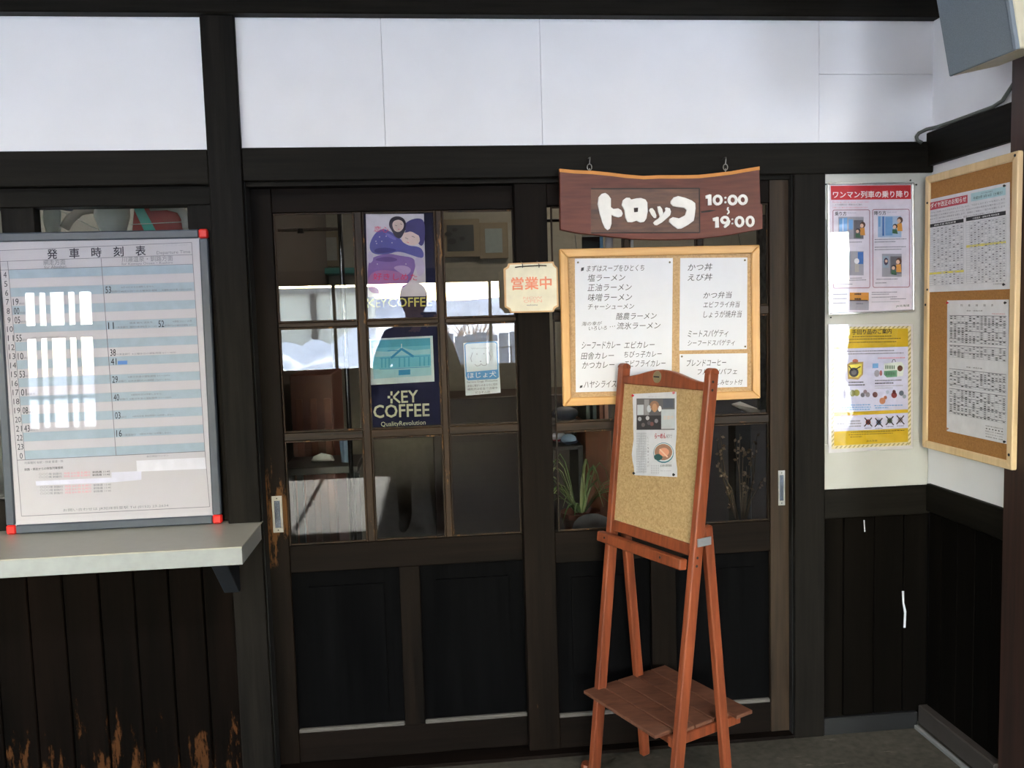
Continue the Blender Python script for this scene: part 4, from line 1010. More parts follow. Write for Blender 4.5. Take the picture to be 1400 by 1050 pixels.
# upper framed notice
q1 = [(1130, 250), (1248.5, 249.5), (1249.5, 425.5), (1132, 431)]
n1 = thing('train_notice', 'red-headed boarding notice in a silver snap frame, above the yellow notice', 'notice', NP_.w(*NP_.p(1190, 430), 0))
uvq = [NP_.p(*c) for c in q1]
SIL = flat('silver_frame', (188, 190, 192), rough=0.25, metal=0.6)
g_ = 2.6 * 0.0024
inn = [(uvq[0][0] + g_, uvq[0][1] - g_), (uvq[1][0] - g_, uvq[1][1] - g_), (uvq[2][0] - g_, uvq[2][1] + g_), (uvq[3][0] + g_, uvq[3][1] + g_)]
for i in range(4):
    j = (i + 1) % 4
    obj('frame_rail', MB().prism(NP_, [uvq[i], uvq[j], inn[j], inn[i]], -0.002, 0.008), SIL, n1, bevel=0.002)
sh1 = obj('sheet', MB().prism(NP_, inn, -0.002, 0.001), flat('notice_paper', (222, 216, 226), rough=0.6, k=1.05), n1)
P = Print(NP_, 0.001); R1 = P.rect
P.poly([(1135.5, 254.2), (1245, 253.2), (1245.3, 272.2), (1136, 273.4)], RED, 1)
P.text('ワンマン列車の乗り降り', 1138.5, 271, 1241.5, 270, 9.4, WHITE, 3, off=0.03)
P.text('Riding on a one man car', 1138, 277.8, 1188, 277.4, 2.3, PINK, 3); P.text('ドアの開閉方法・降車方法のご案内', 1142, 281.2, 1178, 280.9, 2.4, GREYINK, 3); P.text('列車により乗り方が異なる場合があります', 1138, 285, 1186, 284.7, 2, PINK, 3)
MAR = flat('maroon_line', (150, 66, 90), rough=0.7)
for x0, x1, y0, y1 in ((1138.5, 1188.6, 287.2, 393.5), (1192.8, 1242.8, 286.4, 392.4)):
    P.line([(x0 + 1.5, y0), (x1 - 1.5, y0 - 0.3), (x1, y0 + 1.2), (x1 + 0.3, y1 - 1.5), (x1 - 1.2, y1), (x0 + 2, y1 + 0.6), (x0 + 0.5, y1 - 1), (x0, y0 + 1.2), (x0 + 1.5, y0)], 0.8, MAR, 2)
P.text('乗り方', 1141, 295, 1157, 294.8, 5.6, INK, 3, off=0.02); P.text('降り方', 1195, 294.2, 1211, 294, 5.6, INK, 3, off=0.02)
P.text('Entrance', 1158.5, 292, 1170, 291.8, 2, LGREY, 3); P.text('Exit door', 1213, 291.2, 1226, 291, 2, LGREY, 3)
PH = flat('print_hair_brown', (92, 60, 48)); PO = flat('print_orange', (216, 152, 60)); PG = flat('print_green', (70, 112, 82)); PS = flat('print_skin', (230, 196, 172)); PGR = flat('print_grey', (168, 166, 178)); PDG = flat('print_dark_grey', (112, 110, 118))
def duo(x, y, s=1.0):
    P.oval(x + 8 * s, y - 10 * s, 4 * s, 4.6 * s, PH, 4, 10); P.oval(x + 6.6 * s, y - 8.8 * s, 2.6 * s, 3 * s, PS, 5, 10)
    P.poly([(x + 4 * s, y - 5 * s), (x + 10.5 * s, y - 6 * s), (x + 11.5 * s, y + 5 * s), (x + 4.5 * s, y + 5 * s)], PO, 4)
    P.oval(x + 1.2 * s, y - 1.5 * s, 3.4 * s, 3.4 * s, flat('print_hair_black', (44, 40, 44)), 6, 10); P.oval(x + 0.4 * s, y - 0.6 * s, 2.3 * s, 2.5 * s, PS, 7, 10)
    P.poly([(x - 2.5 * s, y + 2.5 * s), (x + 3.5 * s, y + 2.5 * s), (x + 5 * s, y + 9 * s), (x - 2.5 * s, y + 8 * s)], PG, 6)
R1(1146, 296.5, 1180.5, 327, PGR, 1); P.poly([(1147, 299), (1158, 297.5), (1158, 316), (1147, 317)], SKYB, 2); R1(1151.8, 298.5, 1152.6, 316, WHITE, 3); R1(1160, 300, 1166, 314, SKYB, 2); R1(1167, 301, 1180, 326, PDG, 2); duo(1171.5, 317, 0.95)
R1(1200, 295.5, 1232, 324.5, flat('print_pale_blue', (172, 196, 222)), 1); R1(1210, 296.5, 1220, 322, SKYB, 2); R1(1200.5, 296, 1203.5, 310, SKYB, 2); R1(1206, 296, 1208.5, 322.5, MIDB, 2); duo(1222, 311, 1.0)
R1(1145, 343.5, 1180.5, 376.5, PGR, 1); R1(1172.5, 344.5, 1180, 361, MIDB, 2); R1(1152, 345, 1162, 368, BLUE, 2); P.oval(1171, 357, 3.5, 4, WHITE, 3, 10); P.rect(1168.5, 361, 1174, 372, flat('print_tan', (190, 184, 176)), 3)
R1(1205.5, 347, 1232.5, 378.5, PGR, 1); R1(1206.5, 350, 1214.5, 366, BLUE, 2); P.oval(1211, 357.5, 3, 5.2, flat('print_uniform', (70, 56, 84)), 3, 10); P.oval(1211.3, 357, 1.9, 2.2, PS, 4, 8); R1(1217, 350.5, 1232.3, 374, PDG, 2); duo(1220.5, 367, 1.0)
for (x0, x1, yy) in ((1195.5, 1239, 327), (1195.5, 1224, 330.5), (1195.5, 1238.5, 337.6), (1195.5, 1232, 341), (1143, 1178, 380.3), (1143, 1184, 383), (1143, 1165, 388.4), (1198, 1227, 381.4), (1196.5, 1212, 386.5), (1191.5, 1226, 399.4), (1191.5, 1215, 402), (1191.5, 1226, 406), (1191.5, 1230, 412.5), (1217, 1238, 408.3), (1139, 1158, 402), (1139, 1157, 408), (1139, 1156, 414), (1143, 1178, 331)):
    P.dashes(x0, yy, x1, GREYINK if yy not in (412.5,) else LGREY, 1.0, 2, -0.02, u=1.6)
R1(1161.5, 400, 1187.5, 411, PO, 1); R1(1161.5, 411.2, 1187.5, 424, PGR, 1); P.dashes(1168, 401, 1177, INK, 2.2, 3, 0, u=1.0); P.dashes(1168, 407.6, 1177, INK, 2.2, 3, 0, u=1.0); R1(1161.5, 410.2, 1186, 411.4, INK, 2); P.dashes(1170, 414.5, 1180, GREYINK, 1.4, 3, u=1.5)
P.text('JR北海道', 1224.5, 420.5, 1243, 419.6, 3.6, flat('jr_green', (64, 92, 76)), 3, off=0.02)
P.build('notice_print', sh1)
cv = obj('clear_cover', MB().add([NP_.w(u, v, 0.0035) for u, v in (inn[3], inn[2], inn[1], inn[0])], [(0, 1, 2, 3)]), glass('vinyl_cover', 1.5, (0.98, 0.98, 0.98), wave=0.0006, wscale=5), n1)
cv['label'] = 'glossy clear cover'
for x, y in ((1127.5, 252.5), (1243, 247), (1251, 253), (1134.5, 434)): pin(NP_, x, y, DKMETAL, 0.003, 0.003, n1)
fl = [NP_.p(x, y) for x, y in ((1127, 242), (1133, 244), (1132.5, 300), (1128, 300), (1123.5, 258))]
obj('curled_plastic', MB().prism(NP_, fl, 0.001, 0.0018), flat('cloudy_plastic', (176, 178, 174), rough=0.3), n1)

# lower laminated notice
q2 = [(1132.5, 443.8), (1248, 443), (1247.5, 613), (1132.3, 619.5)]
n2 = thing('luggage_notice', 'laminated yellow luggage rules notice below the red-headed one', 'notice', NP_.w(*NP_.p(1190, 617), 0))
sh2 = obj('sheet', MB().prism(NP_, [NP_.p(*c) for c in q2], -0.001, 0.001), flat('laminate_margin', (206, 204, 208), rough=0.5, k=1.03), n2)
P = Print(NP_, 0.001)
LAV = flat('notice_lavender', (206, 206, 228), rough=0.7); HAT = flat('hatch_cream', (224, 212, 170), rough=0.7); HAG = flat('hatch_olive', (168, 158, 112), rough=0.7)
P.poly([(1136.5, 447.5), (1245, 446), (1245, 608.5), (1136.8, 614)], HAT, 1)
for i in range(26):
    y = 450 + i * 6.1; P.poly([(1241.2, y + 4), (1245, y), (1245, y + 2.6), (1241.2, y + 6.6)], HAG, 2)
    P.poly([(1136.6, y + 6), (1140, y + 2), (1140, y + 4.6), (1136.6, y + 8.6)], HAG, 2)
for i in range(17):
    x = 1141 + i * 6.0
    P.poly([(x, 449.8 - i * .07), (x + 3, 446.8 - i * .07), (x + 5.4, 446.8 - i * .07), (x + 2.4, 449.8 - i * .07)], HAG, 2)
    P.poly([(x, 613 - i * .28), (x + 3, 609.6 - i * .28), (x + 5.4, 609.6 - i * .28), (x + 2.4, 613 - i * .28)], HAG, 2)
P.poly([(1140, 450), (1241.2, 449), (1241.2, 604), (1140, 609.5)], LAV, 2)
P.poly([(1140, 450), (1241.2, 449), (1241.2, 473.8), (1140, 477)], YEL, 3)
P.text('手回り品のご案内', 1164.5, 457.6, 1218.5, 456, 7, INK, 4, off=0.03)
for y, x0, x1 in ((459.8, 1165, 1219), (463.6, 1150, 1231), (467.8, 1154, 1225)): P.dashes(x0, y, x1, flat('olive_ink', (96, 86, 30)), 1.2, 4, -0.02, u=1.8)
for y, x0, x1 in ((480, 1150, 1222), (483.6, 1148, 1235)): P.dashes(x0, y, x1, GREYINK, 1.2, 4, -0.02, u=1.8)
# bag with camera, pet carrier
P.poly([(1158, 498), (1163, 495), (1180, 494.5), (1179.5, 512), (1173, 519), (1159, 518)], flat('bag_tan', (176, 152, 96)), 3); P.poly([(1160, 499), (1178, 497), (1177.5, 511), (1172, 516), (1161, 515)], YEL2, 4)
P.oval(1167, 509, 6.5, 6.5, flat('print_charcoal', (62, 64, 76)), 5); P.oval(1167, 509, 3.6, 3.6, PDG, 6); P.line([(1160, 500), (1165, 507), (1176, 501)], 1.4, INK, 6); P.oval(1169, 493.5, 4, 2.6, flat('bag_handle', (178, 104, 84)), 3)
P.poly([(1208.5, 497), (1232, 494.5), (1236, 500), (1234, 514), (1212, 516), (1208, 512)], flat('carrier_white', (216, 222, 216)), 3); P.poly([(1208.3, 507), (1226, 506), (1226, 515), (1212, 516), (1208, 512)], flat('carrier_green', (106, 160, 128)), 4)
for i in range(6): P.rect(1210 + i * 2.3, 499.5, 1211.2 + i * 2.3, 504.5, PG, 4); P.rect(1211 + i * 2.3, 508.5, 1212.1 + i * 2.3, 513, PG, 5)
P.oval(1230, 503.5, 3.8, 4.2, flat('print_brown', (128, 88, 72)), 5, 10); P.line([(1219, 495.5), (1220.5, 491.5), (1223, 491.5), (1224, 495)], 1, GREYINK, 4)
P.poly([(1192.5, 497), (1200.5, 496.5), (1200.5, 503), (1192.5, 503.5)], SKYB, 3); P.oval(1198.5, 510.5, 3.6, 5, PGR, 3, 10); P.oval(1204, 510, 2.0, 4, flat('print_pinkish', (188, 120, 120)), 3, 8)
for y, x0, x1, m in ((522, 1160, 1180, INK), (525.8, 1159, 1182, INK), (519.6, 1196, 1232, GREYINK), (523.4, 1196, 1221, INK), (527, 1196, 1234, LGREY), (530, 1196, 1220, LGREY), (489, 1200, 1237, PINK)): P.dashes(x0, y, x1, m, 1.4, 4, -0.02, u=1.8)
def ico(x, y, r, m): P.oval(x, y, r, r * 1.1, m, 4, 9)
for x, y, r, c in ((1165, 537.5, 4.2, (148, 150, 96)), (1171, 537, 4.2, (170, 166, 84)), (1179, 540, 3, (132, 130, 140)), (1186, 539.5, 3.2, (146, 140, 150)), (1182.5, 535.5, 2.6, (150, 130, 140)), (1196, 539.5, 3.6, (132, 92, 92)), (1206, 548, 4.2, (186, 128, 96)), (1210, 543.5, 2.4, (168, 110, 86)), (1213, 536, 2.4, (178, 188, 206)), (1222, 540, 4, (158, 66, 62)), (1222, 535.5, 2.4, (120, 60, 60)), (1232, 537.5, 3.4, (104, 116, 130)), (1236, 542, 2.6, (150, 162, 178))):
    ico(x, y, r, flat('icon_%d_%d' % (int(x), int(y)), c))
for y, x0, x1 in ((553, 1162, 1190), (556.5, 1150, 1190), (559.5, 1146, 1189), (553.8, 1195, 1234), (556.8, 1196, 1214)): P.dashes(x0, y, x1, SKYB, 1.5, 4, -0.02, u=2.4)
P.poly([(1140, 564), (1241.2, 559.6), (1241.2, 564.2), (1140, 569)], YEL, 3)
P.text('車内に持ち込めないもの', 1149, 570, 1172, 569, 2.8, flat('magenta_print', (190, 90, 140)), 4)
for y, x0, x1 in ((575.5, 1144, 1176), (579, 1144, 1177), (582.6, 1144, 1177)): P.dashes(x0, y, x1, GREYINK, 1.4, 4, -0.03, u=2)
for x, y, c in ((1186.5, 577, (140, 60, 56)), (1201, 577.5, (96, 120, 150)), (1216, 575, (96, 118, 84)), (1230.5, 574, (150, 140, 150))):
    ico(x, y, 3.6, flat('icx_%d' % int(x), c)); P.line([(x - 5, y - 6), (x + 5.4, y + 6)], 1.6, flat('icx_line', (62, 54, 66)), 5); P.line([(x + 5, y - 6), (x - 5.4, y + 6)], 1.6, flat('icx_line', (62, 54, 66)), 5)
    P.dashes(x - 5, y + 7.8, x + 5, GREYINK, 1, 5, -0.03, u=1.5)
P.poly([(1140, 590), (1241.2, 585), (1241.2, 604), (1140, 609.5)], YEL, 3)
for y, x0, x1 in ((590.6, 1163, 1236), (594, 1160, 1220), (597, 1162, 1178)): P.dashes(x0, y, x1, flat('olive_ink', (96, 86, 30)), 0.9, 4, -0.04, u=2.4)
P.text('JR北海道', 1184, 604.5, 1199, 603.8, 2.8, INK, 4)
P.build('notice_print', sh2)
# the loose laminate film over it, buckled
lam = MB(); NX, NY = 10, 14
c2 = [NP_.p(*c) for c in q2]
for j in range(NY + 1):
    for i in range(NX + 1):
        a_, t_ = i / NX, j / NY
        u = (c2[0][0] * (1 - a_) + c2[1][0] * a_) * (1 - t_) + (c2[3][0] * (1 - a_) + c2[2][0] * a_) * t_; v = (c2[0][1] * (1 - a_) + c2[1][1] * a_) * (1 - t_) + (c2[3][1] * (1 - a_) + c2[2][1] * a_) * t_
        lam.v.append(NP_.w(u, v, 0.0032 + 0.0012 * noise.noise(Vector((a_ * 3.1, t_ * 7.3, 2.2))) * (1.25 - a_)))
for j in range(NY):
    for i in range(NX):
        b0 = j * (NX + 1) + i; lam.f.append([b0 + NX + 1, b0 + NX + 2, b0 + 1, b0]); lam.m.append(0)
obj('laminate_film', lam, glass('laminate_gloss', 1.6, (0.99, 0.99, 0.99), wave=0.0016, wscale=14), n2, smooth=True)['label'] = 'buckled glossy laminate'

# cork notice board on the return wall
CP = Plane((1.700, 0, 0), (0, -1, 0), (0, 0, 1))
cb = thing('cork_notice_board', 'tall cork notice board with two timetable sheets on the return wall', 'notice board', (1.715, -0.23, 1.033))
cu0, cu1 = CP.p(1262.5, 420)[0], CP.p(1387.5, 430)[0]; cv0, cv1 = (CP.p(1264, 612.6)[1] + CP.p(1387, 643.8)[1]) / 2, (CP.p(1261, 241)[1] + CP.p(1388, 208.5)[1]) / 2
BEI = wood('birch_frame_wood', (206, 176, 132), (226, 200, 158), 'Z', rough=0.45, grain=14, bump=0.05)
mitre_frame(CP, cu0, cu1, cv0, cv1, 0.026, -0.018, 0.0, BEI, BEI, cb)
obj('cork_panel', MB().prism(CP, [(cu0 + 0.01, cv0 + 0.01), (cu1 - 0.01, cv0 + 0.01), (cu1 - 0.01, cv1 - 0.01), (cu0 + 0.01, cv1 - 0.01)], -0.018, -0.006), cork('notice_cork', (148, 102, 54), (168, 120, 66), scale=260), cb)
for u, v in ((cu1 - 0.013, cv0 + 0.045), (cu0 + 0.012, (cv0 + cv1) / 2 + 0.03), (cu1 - 0.013, cv1 - 0.012)): obj('screw_cap', MB().lathe(CP.w(u, v, 0), [(0.0045, 0), (0.0045, 0.001), (0.002, 0.002)], 10, 0, CP.N), INK, cb)
NPN = -0.0055
def cork_sheet(label, q):
    uv = [CP.p(*c) for c in q]
    t = thing('timetable_sheet', label, 'notice', CP.w((uv[0][0] + uv[1][0]) / 2, min(uv[2][1], uv[3][1]), NPN))
    sh = obj('sheet', MB().prism(CP, uv, NPN - 0.0004, NPN + 0.0012), flat('notice_white', (214, 214, 220), rough=0.7, k=1.05), t)
    P = Print(CP, NPN + 0.0012); return t, sh, P, Sh(P, q)
t1, sh, P, S = cork_sheet('timetable revision notice with red heading, upper sheet on the cork board', [(1264, 274), (1378.2, 249), (1379, 395.2), (1265.5, 399.6)])
S.rect(0.035, 0.035, 0.50, 0.118, flat('rose_red_print', (190, 72, 88)), 1); S.text('ダイヤ改正のお知らせ', 0.06, 0.485, 0.100, 7.0, WHITE, off=0.03)
S.rect(0.54, 0.03, 0.955, 0.112, flat('pale_teal_print', (172, 206, 216)), 1); S.text('ダイヤ改正実施日', 0.66, 0.80, 0.06, 2.4, GREYINK); S.text('平成25年 3月16日（土曜日）', 0.57, 0.92, 0.098, 4.0, INK)
for k in range(4):
    S.text(('いつもご利用いただきありがとうございます。下記のとおりダイヤを改正します', '時刻変更となる列車はつぎのとおりです。お出かけの際は時刻をお確かめください', 'あわせて一部列車の停車駅を変更します。皆様のご理解とご協力をお願いします', 'くわしくは駅係員におたずねください。変更のない列車は省略しております')[k], 0.05, 0.95 - 0.1 * (k == 3), 0.158 + k * 0.034, 2.4, GREYINK)
S.rect(0.03, 0.268, 0.45, 0.305, INK, 1); S.rect(0.48, 0.262, 0.955, 0.300, INK, 1); S.text('網走方面 時刻変更', 0.10, 0.36, 0.296, 2.4, WHITE); S.text('川湯温泉・釧路方面 時刻変更', 0.56, 0.88, 0.291, 2.4, WHITE)
for (a0, a1, yl_) in ((0.03, 0.45, 0.80), (0.48, 0.955, 0.555)):
    S.rect(a0, yl_ - 0.012, a1, yl_ + 0.012, YEL2, 1)
    n = 26
    for k in range(n + 1): S.line([(a0, 0.32 + k * 0.0235), (a1, 0.315 + k * 0.0235)], 0.35, LGREY)
    m_ = 9 if a0 < 0.1 else 11
    for k in range(m_ + 1): S.line([(a0 + (a1 - a0) * k / m_, 0.31), (a0 + (a1 - a0) * k / m_, 0.92)], 0.3, LGREY)
    for k in range(n):
        for j in range(m_):
            if random.random() < 0.72 and j > 0:
                x = a0 + (a1 - a0) * (j + 0.2) / m_; S.rect(x, 0.325 + k * 0.0235, x + (a1 - a0) / m_ * 0.55, 0.336 + k * 0.0235, LGREY if (j + k) % 3 else GREYINK, 2)
S.text('北海道旅客鉄道', 0.80, 0.93, 0.955, 2.6, GREYINK)
P.build('notice_print', sh)
for x, y in ((1268, 277.5), (1373, 254), (1268, 396), (1372, 389)): pin(CP, x, y, DKMETAL, NPN + 0.001, 0.004, t1)
t2, sh, P, S = cork_sheet('dense black and white train time grid, lower sheet on the cork board', [(1293.4, 410.8), (1377, 409.6), (1375.7, 607.5), (1292.6, 589.3)])
for k, ch in enumerate('列車時刻表'): S.text(ch, 0.22 + k * 0.125, 0.255 + k * 0.125, 0.048, 3.4, INK)
S.text('網走・釧路方面', 0.32, 0.58, 0.083, 1.8, INK); S.text('釧路・網走方面', 0.32, 0.58, 0.50, 1.8, INK); S.text('平成25年3月改正', 0.73, 0.95, 0.103, 1.4, RED)
def grid(t0, t1_, rows, cols, seed):
    rnd = random.Random(seed)
    for k in range(rows + 1): S.line([(0.04, t0 + (t1_ - t0) * k / rows), (0.97, t0 + (t1_ - t0) * k / rows)], 0.45 if k % 4 else 0.8, GREYINK if k % 4 == 0 else LGREY)
    for j in range(cols + 1): S.line([(0.04 + 0.93 * j / cols, t0), (0.04 + 0.93 * j / cols, t1_)], 0.35, LGREY)
    for k in range(rows):
        for j in range(cols):
            if rnd.random() < 0.62:
                x = 0.04 + 0.93 * (j + 0.2) / cols; y = t0 + (t1_ - t0) * (k + 0.25) / rows
                S.rect(x, y, x + 0.93 / cols * 0.6, y + (t1_ - t0) / rows * 0.5, GREYINK if rnd.random() < 0.75 else INK, 3)
grid(0.115, 0.32, 14, 15, 3); grid(0.34, 0.43, 7, 15, 4); grid(0.52, 0.65, 9, 15, 5); grid(0.67, 0.86, 13, 15, 6)
for k in range(5): S.text(('普通列車の運転日注意', '◆ ◆ ◆ ◆ ◆ ◆', '時刻 7:41 土曜休日', '時刻 8:30 毎日運転', '乗継駅 網走 釧路')[k], 0.64, 0.93, 0.905 + k * 0.019, 1.7, INK if k != 3 else GREYINK)
P.build('time_grid_print', sh)
for x, y, m in ((1295, 414, RED), (1374, 414, DKMETAL), (1295, 586, flat('tan_pin', (176, 130, 96))), (1373, 604, INK)): pin(CP, x, y, m, NPN + 0.001, 0.004, t2)

# ---------------------------------------------------------------- loudspeaker on the post and the cable above the beam
A = Vector((1.50, -0.452, 2.174)); B = Vector((1.523, -0.700, 2.174)); ab = (B - A).normalized(); nh = Vector((-0.996, -0.093, 0))
tl = math.radians(12); uu = Vector((0, 0, 1)) * math.cos(tl) + nh * math.sin(tl); nn = ab.cross(uu).normalized()
if nn.dot(nh) < 0: nn = -nn
SPK = thing('wall_speaker', 'boxy cream loudspeaker with grey grille on the right-hand post', 'loudspeaker', (1.60, -0.57, 2.15))
wd = (B - A).length; hh = 0.36; dp = 0.165
def spt(a_, u_, n_): return A + ab * a_ + uu * u_ + nn * n_
def sbox(a0, a1, u0, u1, n0, n1): return MB().hexa([spt(a0, u0, n0), spt(a1, u0, n0), spt(a1, u0, n1), spt(a0, u0, n1), spt(a0, u1, n0), spt(a1, u1, n0), spt(a1, u1, n1), spt(a0, u1, n1)])
obj('cabinet', sbox(0, wd, 0, hh, -dp, -0.008), flat('cream_cabinet', (200, 194, 170), rough=0.5), SPK, bevel=0.004)
GRL = flat('grey_grille_cloth', (112, 122, 130), rough=0.8, scale=400, vary=0.12, k=0.95)
obj('grille', sbox(0.0, wd - 0.012, 0.0, hh, -0.008, 0.002), GRL, SPK, bevel=0.003)
obj('front_trim', sbox(wd - 0.012, wd, 0, hh, -0.008, 0.004), flat('blue_grey_trim', (120, 130, 140), rough=0.4), SPK, bevel=0.002)
br = MB(); br.beam(spt(wd * 0.2, hh * 0.5, -dp + 0.01), (XR - 0.02, -0.47, 2.42), (0, 0, 1), 0.05, 0.03)
obj('wall_bracket', br, DKMETAL, SPK)
cpts = [(XR - 0.004, -0.415, 2.19), (XR - 0.012, -0.395, 2.16), (XR - 0.014, -0.36, 2.130), (XR - 0.016, -0.32, 2.1215), (XR - 0.016, -0.22, 2.1215), (XR - 0.018, -0.12, 2.1215), (XR - 0.022, -0.05, 2.122), (XR - 0.04, -0.02, 2.121), (XR - 0.058, -0.004, 2.112), (XR - 0.064, 0.0, 2.100), (XR - 0.060, 0.0, 2.088), (XR - 0.046, -0.003, 2.080)]
tag(obj('cable', MB().tube(cpts, 0.006, 8), flat('grey_cable', (84, 88, 84), rough=0.5), smooth=True), 'grey cable looping along the top of the return wall beam', 'cable')

# ---------------------------------------------------------------- rooms behind the doors
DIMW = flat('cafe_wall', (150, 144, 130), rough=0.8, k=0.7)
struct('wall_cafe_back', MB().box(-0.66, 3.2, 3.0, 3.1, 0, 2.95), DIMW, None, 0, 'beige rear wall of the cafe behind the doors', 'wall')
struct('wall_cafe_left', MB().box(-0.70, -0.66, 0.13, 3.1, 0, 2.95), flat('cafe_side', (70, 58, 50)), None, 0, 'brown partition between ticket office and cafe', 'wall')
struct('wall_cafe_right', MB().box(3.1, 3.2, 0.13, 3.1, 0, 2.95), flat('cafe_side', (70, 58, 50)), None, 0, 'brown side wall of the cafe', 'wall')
struct('wall_office_back', MB().box(-6.3, -0.70, 1.2, 1.3, 0, 2.95), flat('office_wall', (140, 138, 132), rough=0.8), None, 0, 'grey rear wall of the ticket office', 'wall')
lamp1 = thing('added_ceiling_lamp', 'dim round ceiling lamp inside the cafe', 'lamp', (1.0, 1.9, 2.95))  # added out of view so the cafe behind the panes is dimly lit
obj('added_lamp_shade', MB().lathe((1.0, 1.9, 2.95), [(0.16, -0.06), (0.17, -0.03), (0.15, 0.0)], 20), emit('added_lamp_glow', (1.0, 0.86, 0.68), 3.0), lamp1)
ld = bpy.data.lights.new('cafe_fill_light', 'AREA'); ld.energy = 9; ld.size = 0.3; ld.color = (1.0, 0.88, 0.72)
lo = bpy.data.objects.new('cafe_fill_light', ld); COL.objects.link(lo); lo.parent = lamp1; lo.location = (0, 0, -0.08)
lamp2 = thing('added_ceiling_lamp', 'ceiling lamp inside the ticket office', 'lamp', (-1.4, 0.6, 2.95))  # added out of view to light the things behind the ticket window
obj('added_lamp_shade', MB().lathe((-1.4, 0.6, 2.95), [(0.16, -0.06), (0.17, -0.03), (0.15, 0.0)], 20), emit('added_lamp_glow', (1.0, 0.86, 0.68), 3.0), lamp2)
ld = bpy.data.lights.new('office_fill_light', 'AREA'); ld.energy = 7; ld.size = 0.3; ld.color = (1.0, 0.95, 0.88)
lo = bpy.data.objects.new('office_fill_light', ld); COL.objects.link(lo); lo.parent = lamp2; lo.location = (0, 0, -0.08)

# hanging things in the ticket office, seen through the strip of glass
def O(x, y, Y=0.30): return at(x, y, Y)
WC = flat('white_cloth', (196, 198, 192), rough=0.9)
RZ = O(150, 262).z
rl = thing('hanging_rail', 'thin dark rail above the ticket window glass', 'rail', (-1.2, 0.32, RZ))
obj('rail_bar', MB().tube([(-6.2, 0.32, RZ), (-0.70, 0.32, RZ)], 0.008, 8), DKMETAL, rl)
def hang(name, label, cat, pts, r, m, n=10, sm=True): return tag(obj(name, MB().tube(pts, r, n), m, smooth=sm), label, cat)
hang('paper_lantern', 'narrow white paper lantern in the ticket window, leftmost', 'lantern', [O(72, 258), O(72, 266), O(71, 300), O(76, 345)], [0.012, 0.026, 0.028, 0.014], flat('lantern_paper', (186, 196, 190), rough=0.8))
hang('paper_lantern', 'wide white paper lantern in the middle of the ticket window strip', 'lantern', [O(155, 258), O(155, 266), O(153, 295), O(157, 345)], [0.02, 0.05, 0.058, 0.02], WC)
hang('rolled_cloth', 'curled beige cloth roll hanging beside the left lantern', 'cloth', [O(88, 312), O(95, 300), O(110, 288), O(135, 284)], 0.016, flat('beige_roll', (168, 156, 148)))
hang('rolled_cloth', 'curved white cloth roll at the right end of the ticket window strip', 'cloth', [O(205, 282), O(228, 281), O(246, 286), O(254, 298), O(256, 312)], 0.016, flat('white_roll', (198, 190, 188)))
tq = [O(171, 260), O(183, 260), O(216, 322), O(200, 322)]
tag(obj('strap', MB().hexa([tq[3], tq[2], tq[2] + Vector((0, .006, 0)), tq[3] + Vector((0, .006, 0)), tq[0], tq[1], tq[1] + Vector((0, .006, 0)), tq[0] + Vector((0, .006, 0))]), flat('teal_strap', (54, 168, 156))), 'broad teal strap hanging diagonally in the ticket window', 'strap')
rq = [O(186, 259, 0.325), O(240, 258, 0.325), O(250, 325, 0.36), O(180, 325, 0.36)]
tag(obj('red_cloth', MB().hexa([rq[3], rq[2], rq[2] + Vector((0, .02, 0)), rq[3] + Vector((0, .02, 0)), rq[0], rq[1], rq[1] + Vector((0, .02, 0)), rq[0] + Vector((0, .02, 0))]), flat('red_cloth', (158, 26, 34))), 'red cloth hanging behind the teal strap', 'cloth')
hang('string', 'pale string slanting across the left of the ticket window', 'string', [O(80, 286), O(134, 314)], 0.0015, WC, 5)
hang('string', 'pale string running level at the right of the ticket window', 'string', [O(178, 307), O(258, 303)], 0.0015, WC, 5)
bq = O(95, 274, 0.32)
tag(obj('blue_bundle', MB().sphere(bq, 0.05, 10, 0, (1, 0.5, 0.75)), flat('navy_cloth', (36, 50, 84)), smooth=True), 'navy cloth bundle above the beige roll', 'cloth')

# cafe contents near the glass
def blk(name, label, cat, x0, x1, y0, y1, z0, z1, m, bev=0.004): return tag(obj(name, MB().box(x0, x1, y0, y1, z0, z1), m, bevel=bev), label, cat)
p0 = at(471, 440, 0.35)
tag(obj('chrome_pole', MB().tube([(p0.x, 0.35, 0.0), (p0.x, 0.35, 2.95)], 0.009, 10), flat('chrome', (130, 132, 138), rough=0.25, metal=1.0), smooth=True), 'thin chrome pole inside the cafe behind the left panes', 'pole')
c1 = thing('curtain_rail', 'dark curtain rail high inside the cafe', 'rail', at(440, 314, 1.0))
obj('rail', MB().tube([at(380, 315, 1.0), at(462, 313, 1.0)], 0.008, 8), flat('rail_brown', (110, 96, 84)), c1)
obj('bracket', MB().lathe(at(411, 316, 1.0), [(0.014, -0.01), (0.014, 0.01)], 8), DKMETAL, c1)
ck = thing('cafe_dresser', 'reddish brown wooden cabinet inside the cafe behind the left pane', 'cabinet', (at(425, 600, 0.9).x, 0.9, 0))
xa, xb = at(398, 560, 0.9).x, at(456, 560, 0.9).x
obj('cabinet_body', MB().box(xa, xb, 0.9, 1.3, 0, at(425, 512, 0.9).z), flat('red_brown_cabinet', (96, 52, 38), rough=0.5), ck, bevel=0.004)
for i in range(3): obj('cabinet_panel', MB().box(xa + 0.02 + i * (xb - xa) / 3, xa + (i + 1) * (xb - xa) / 3 - 0.01, 0.892, 0.9, 0.1, 1.2), flat('red_brown_cabinet2', (112, 60, 42), rough=0.5), ck, bevel=0.003)
tz = at(440, 630, 0.75).z
tb = thing('side_table', 'dark low table inside the cafe', 'table', (at(440, 630, 0.75).x, 0.75, 0))
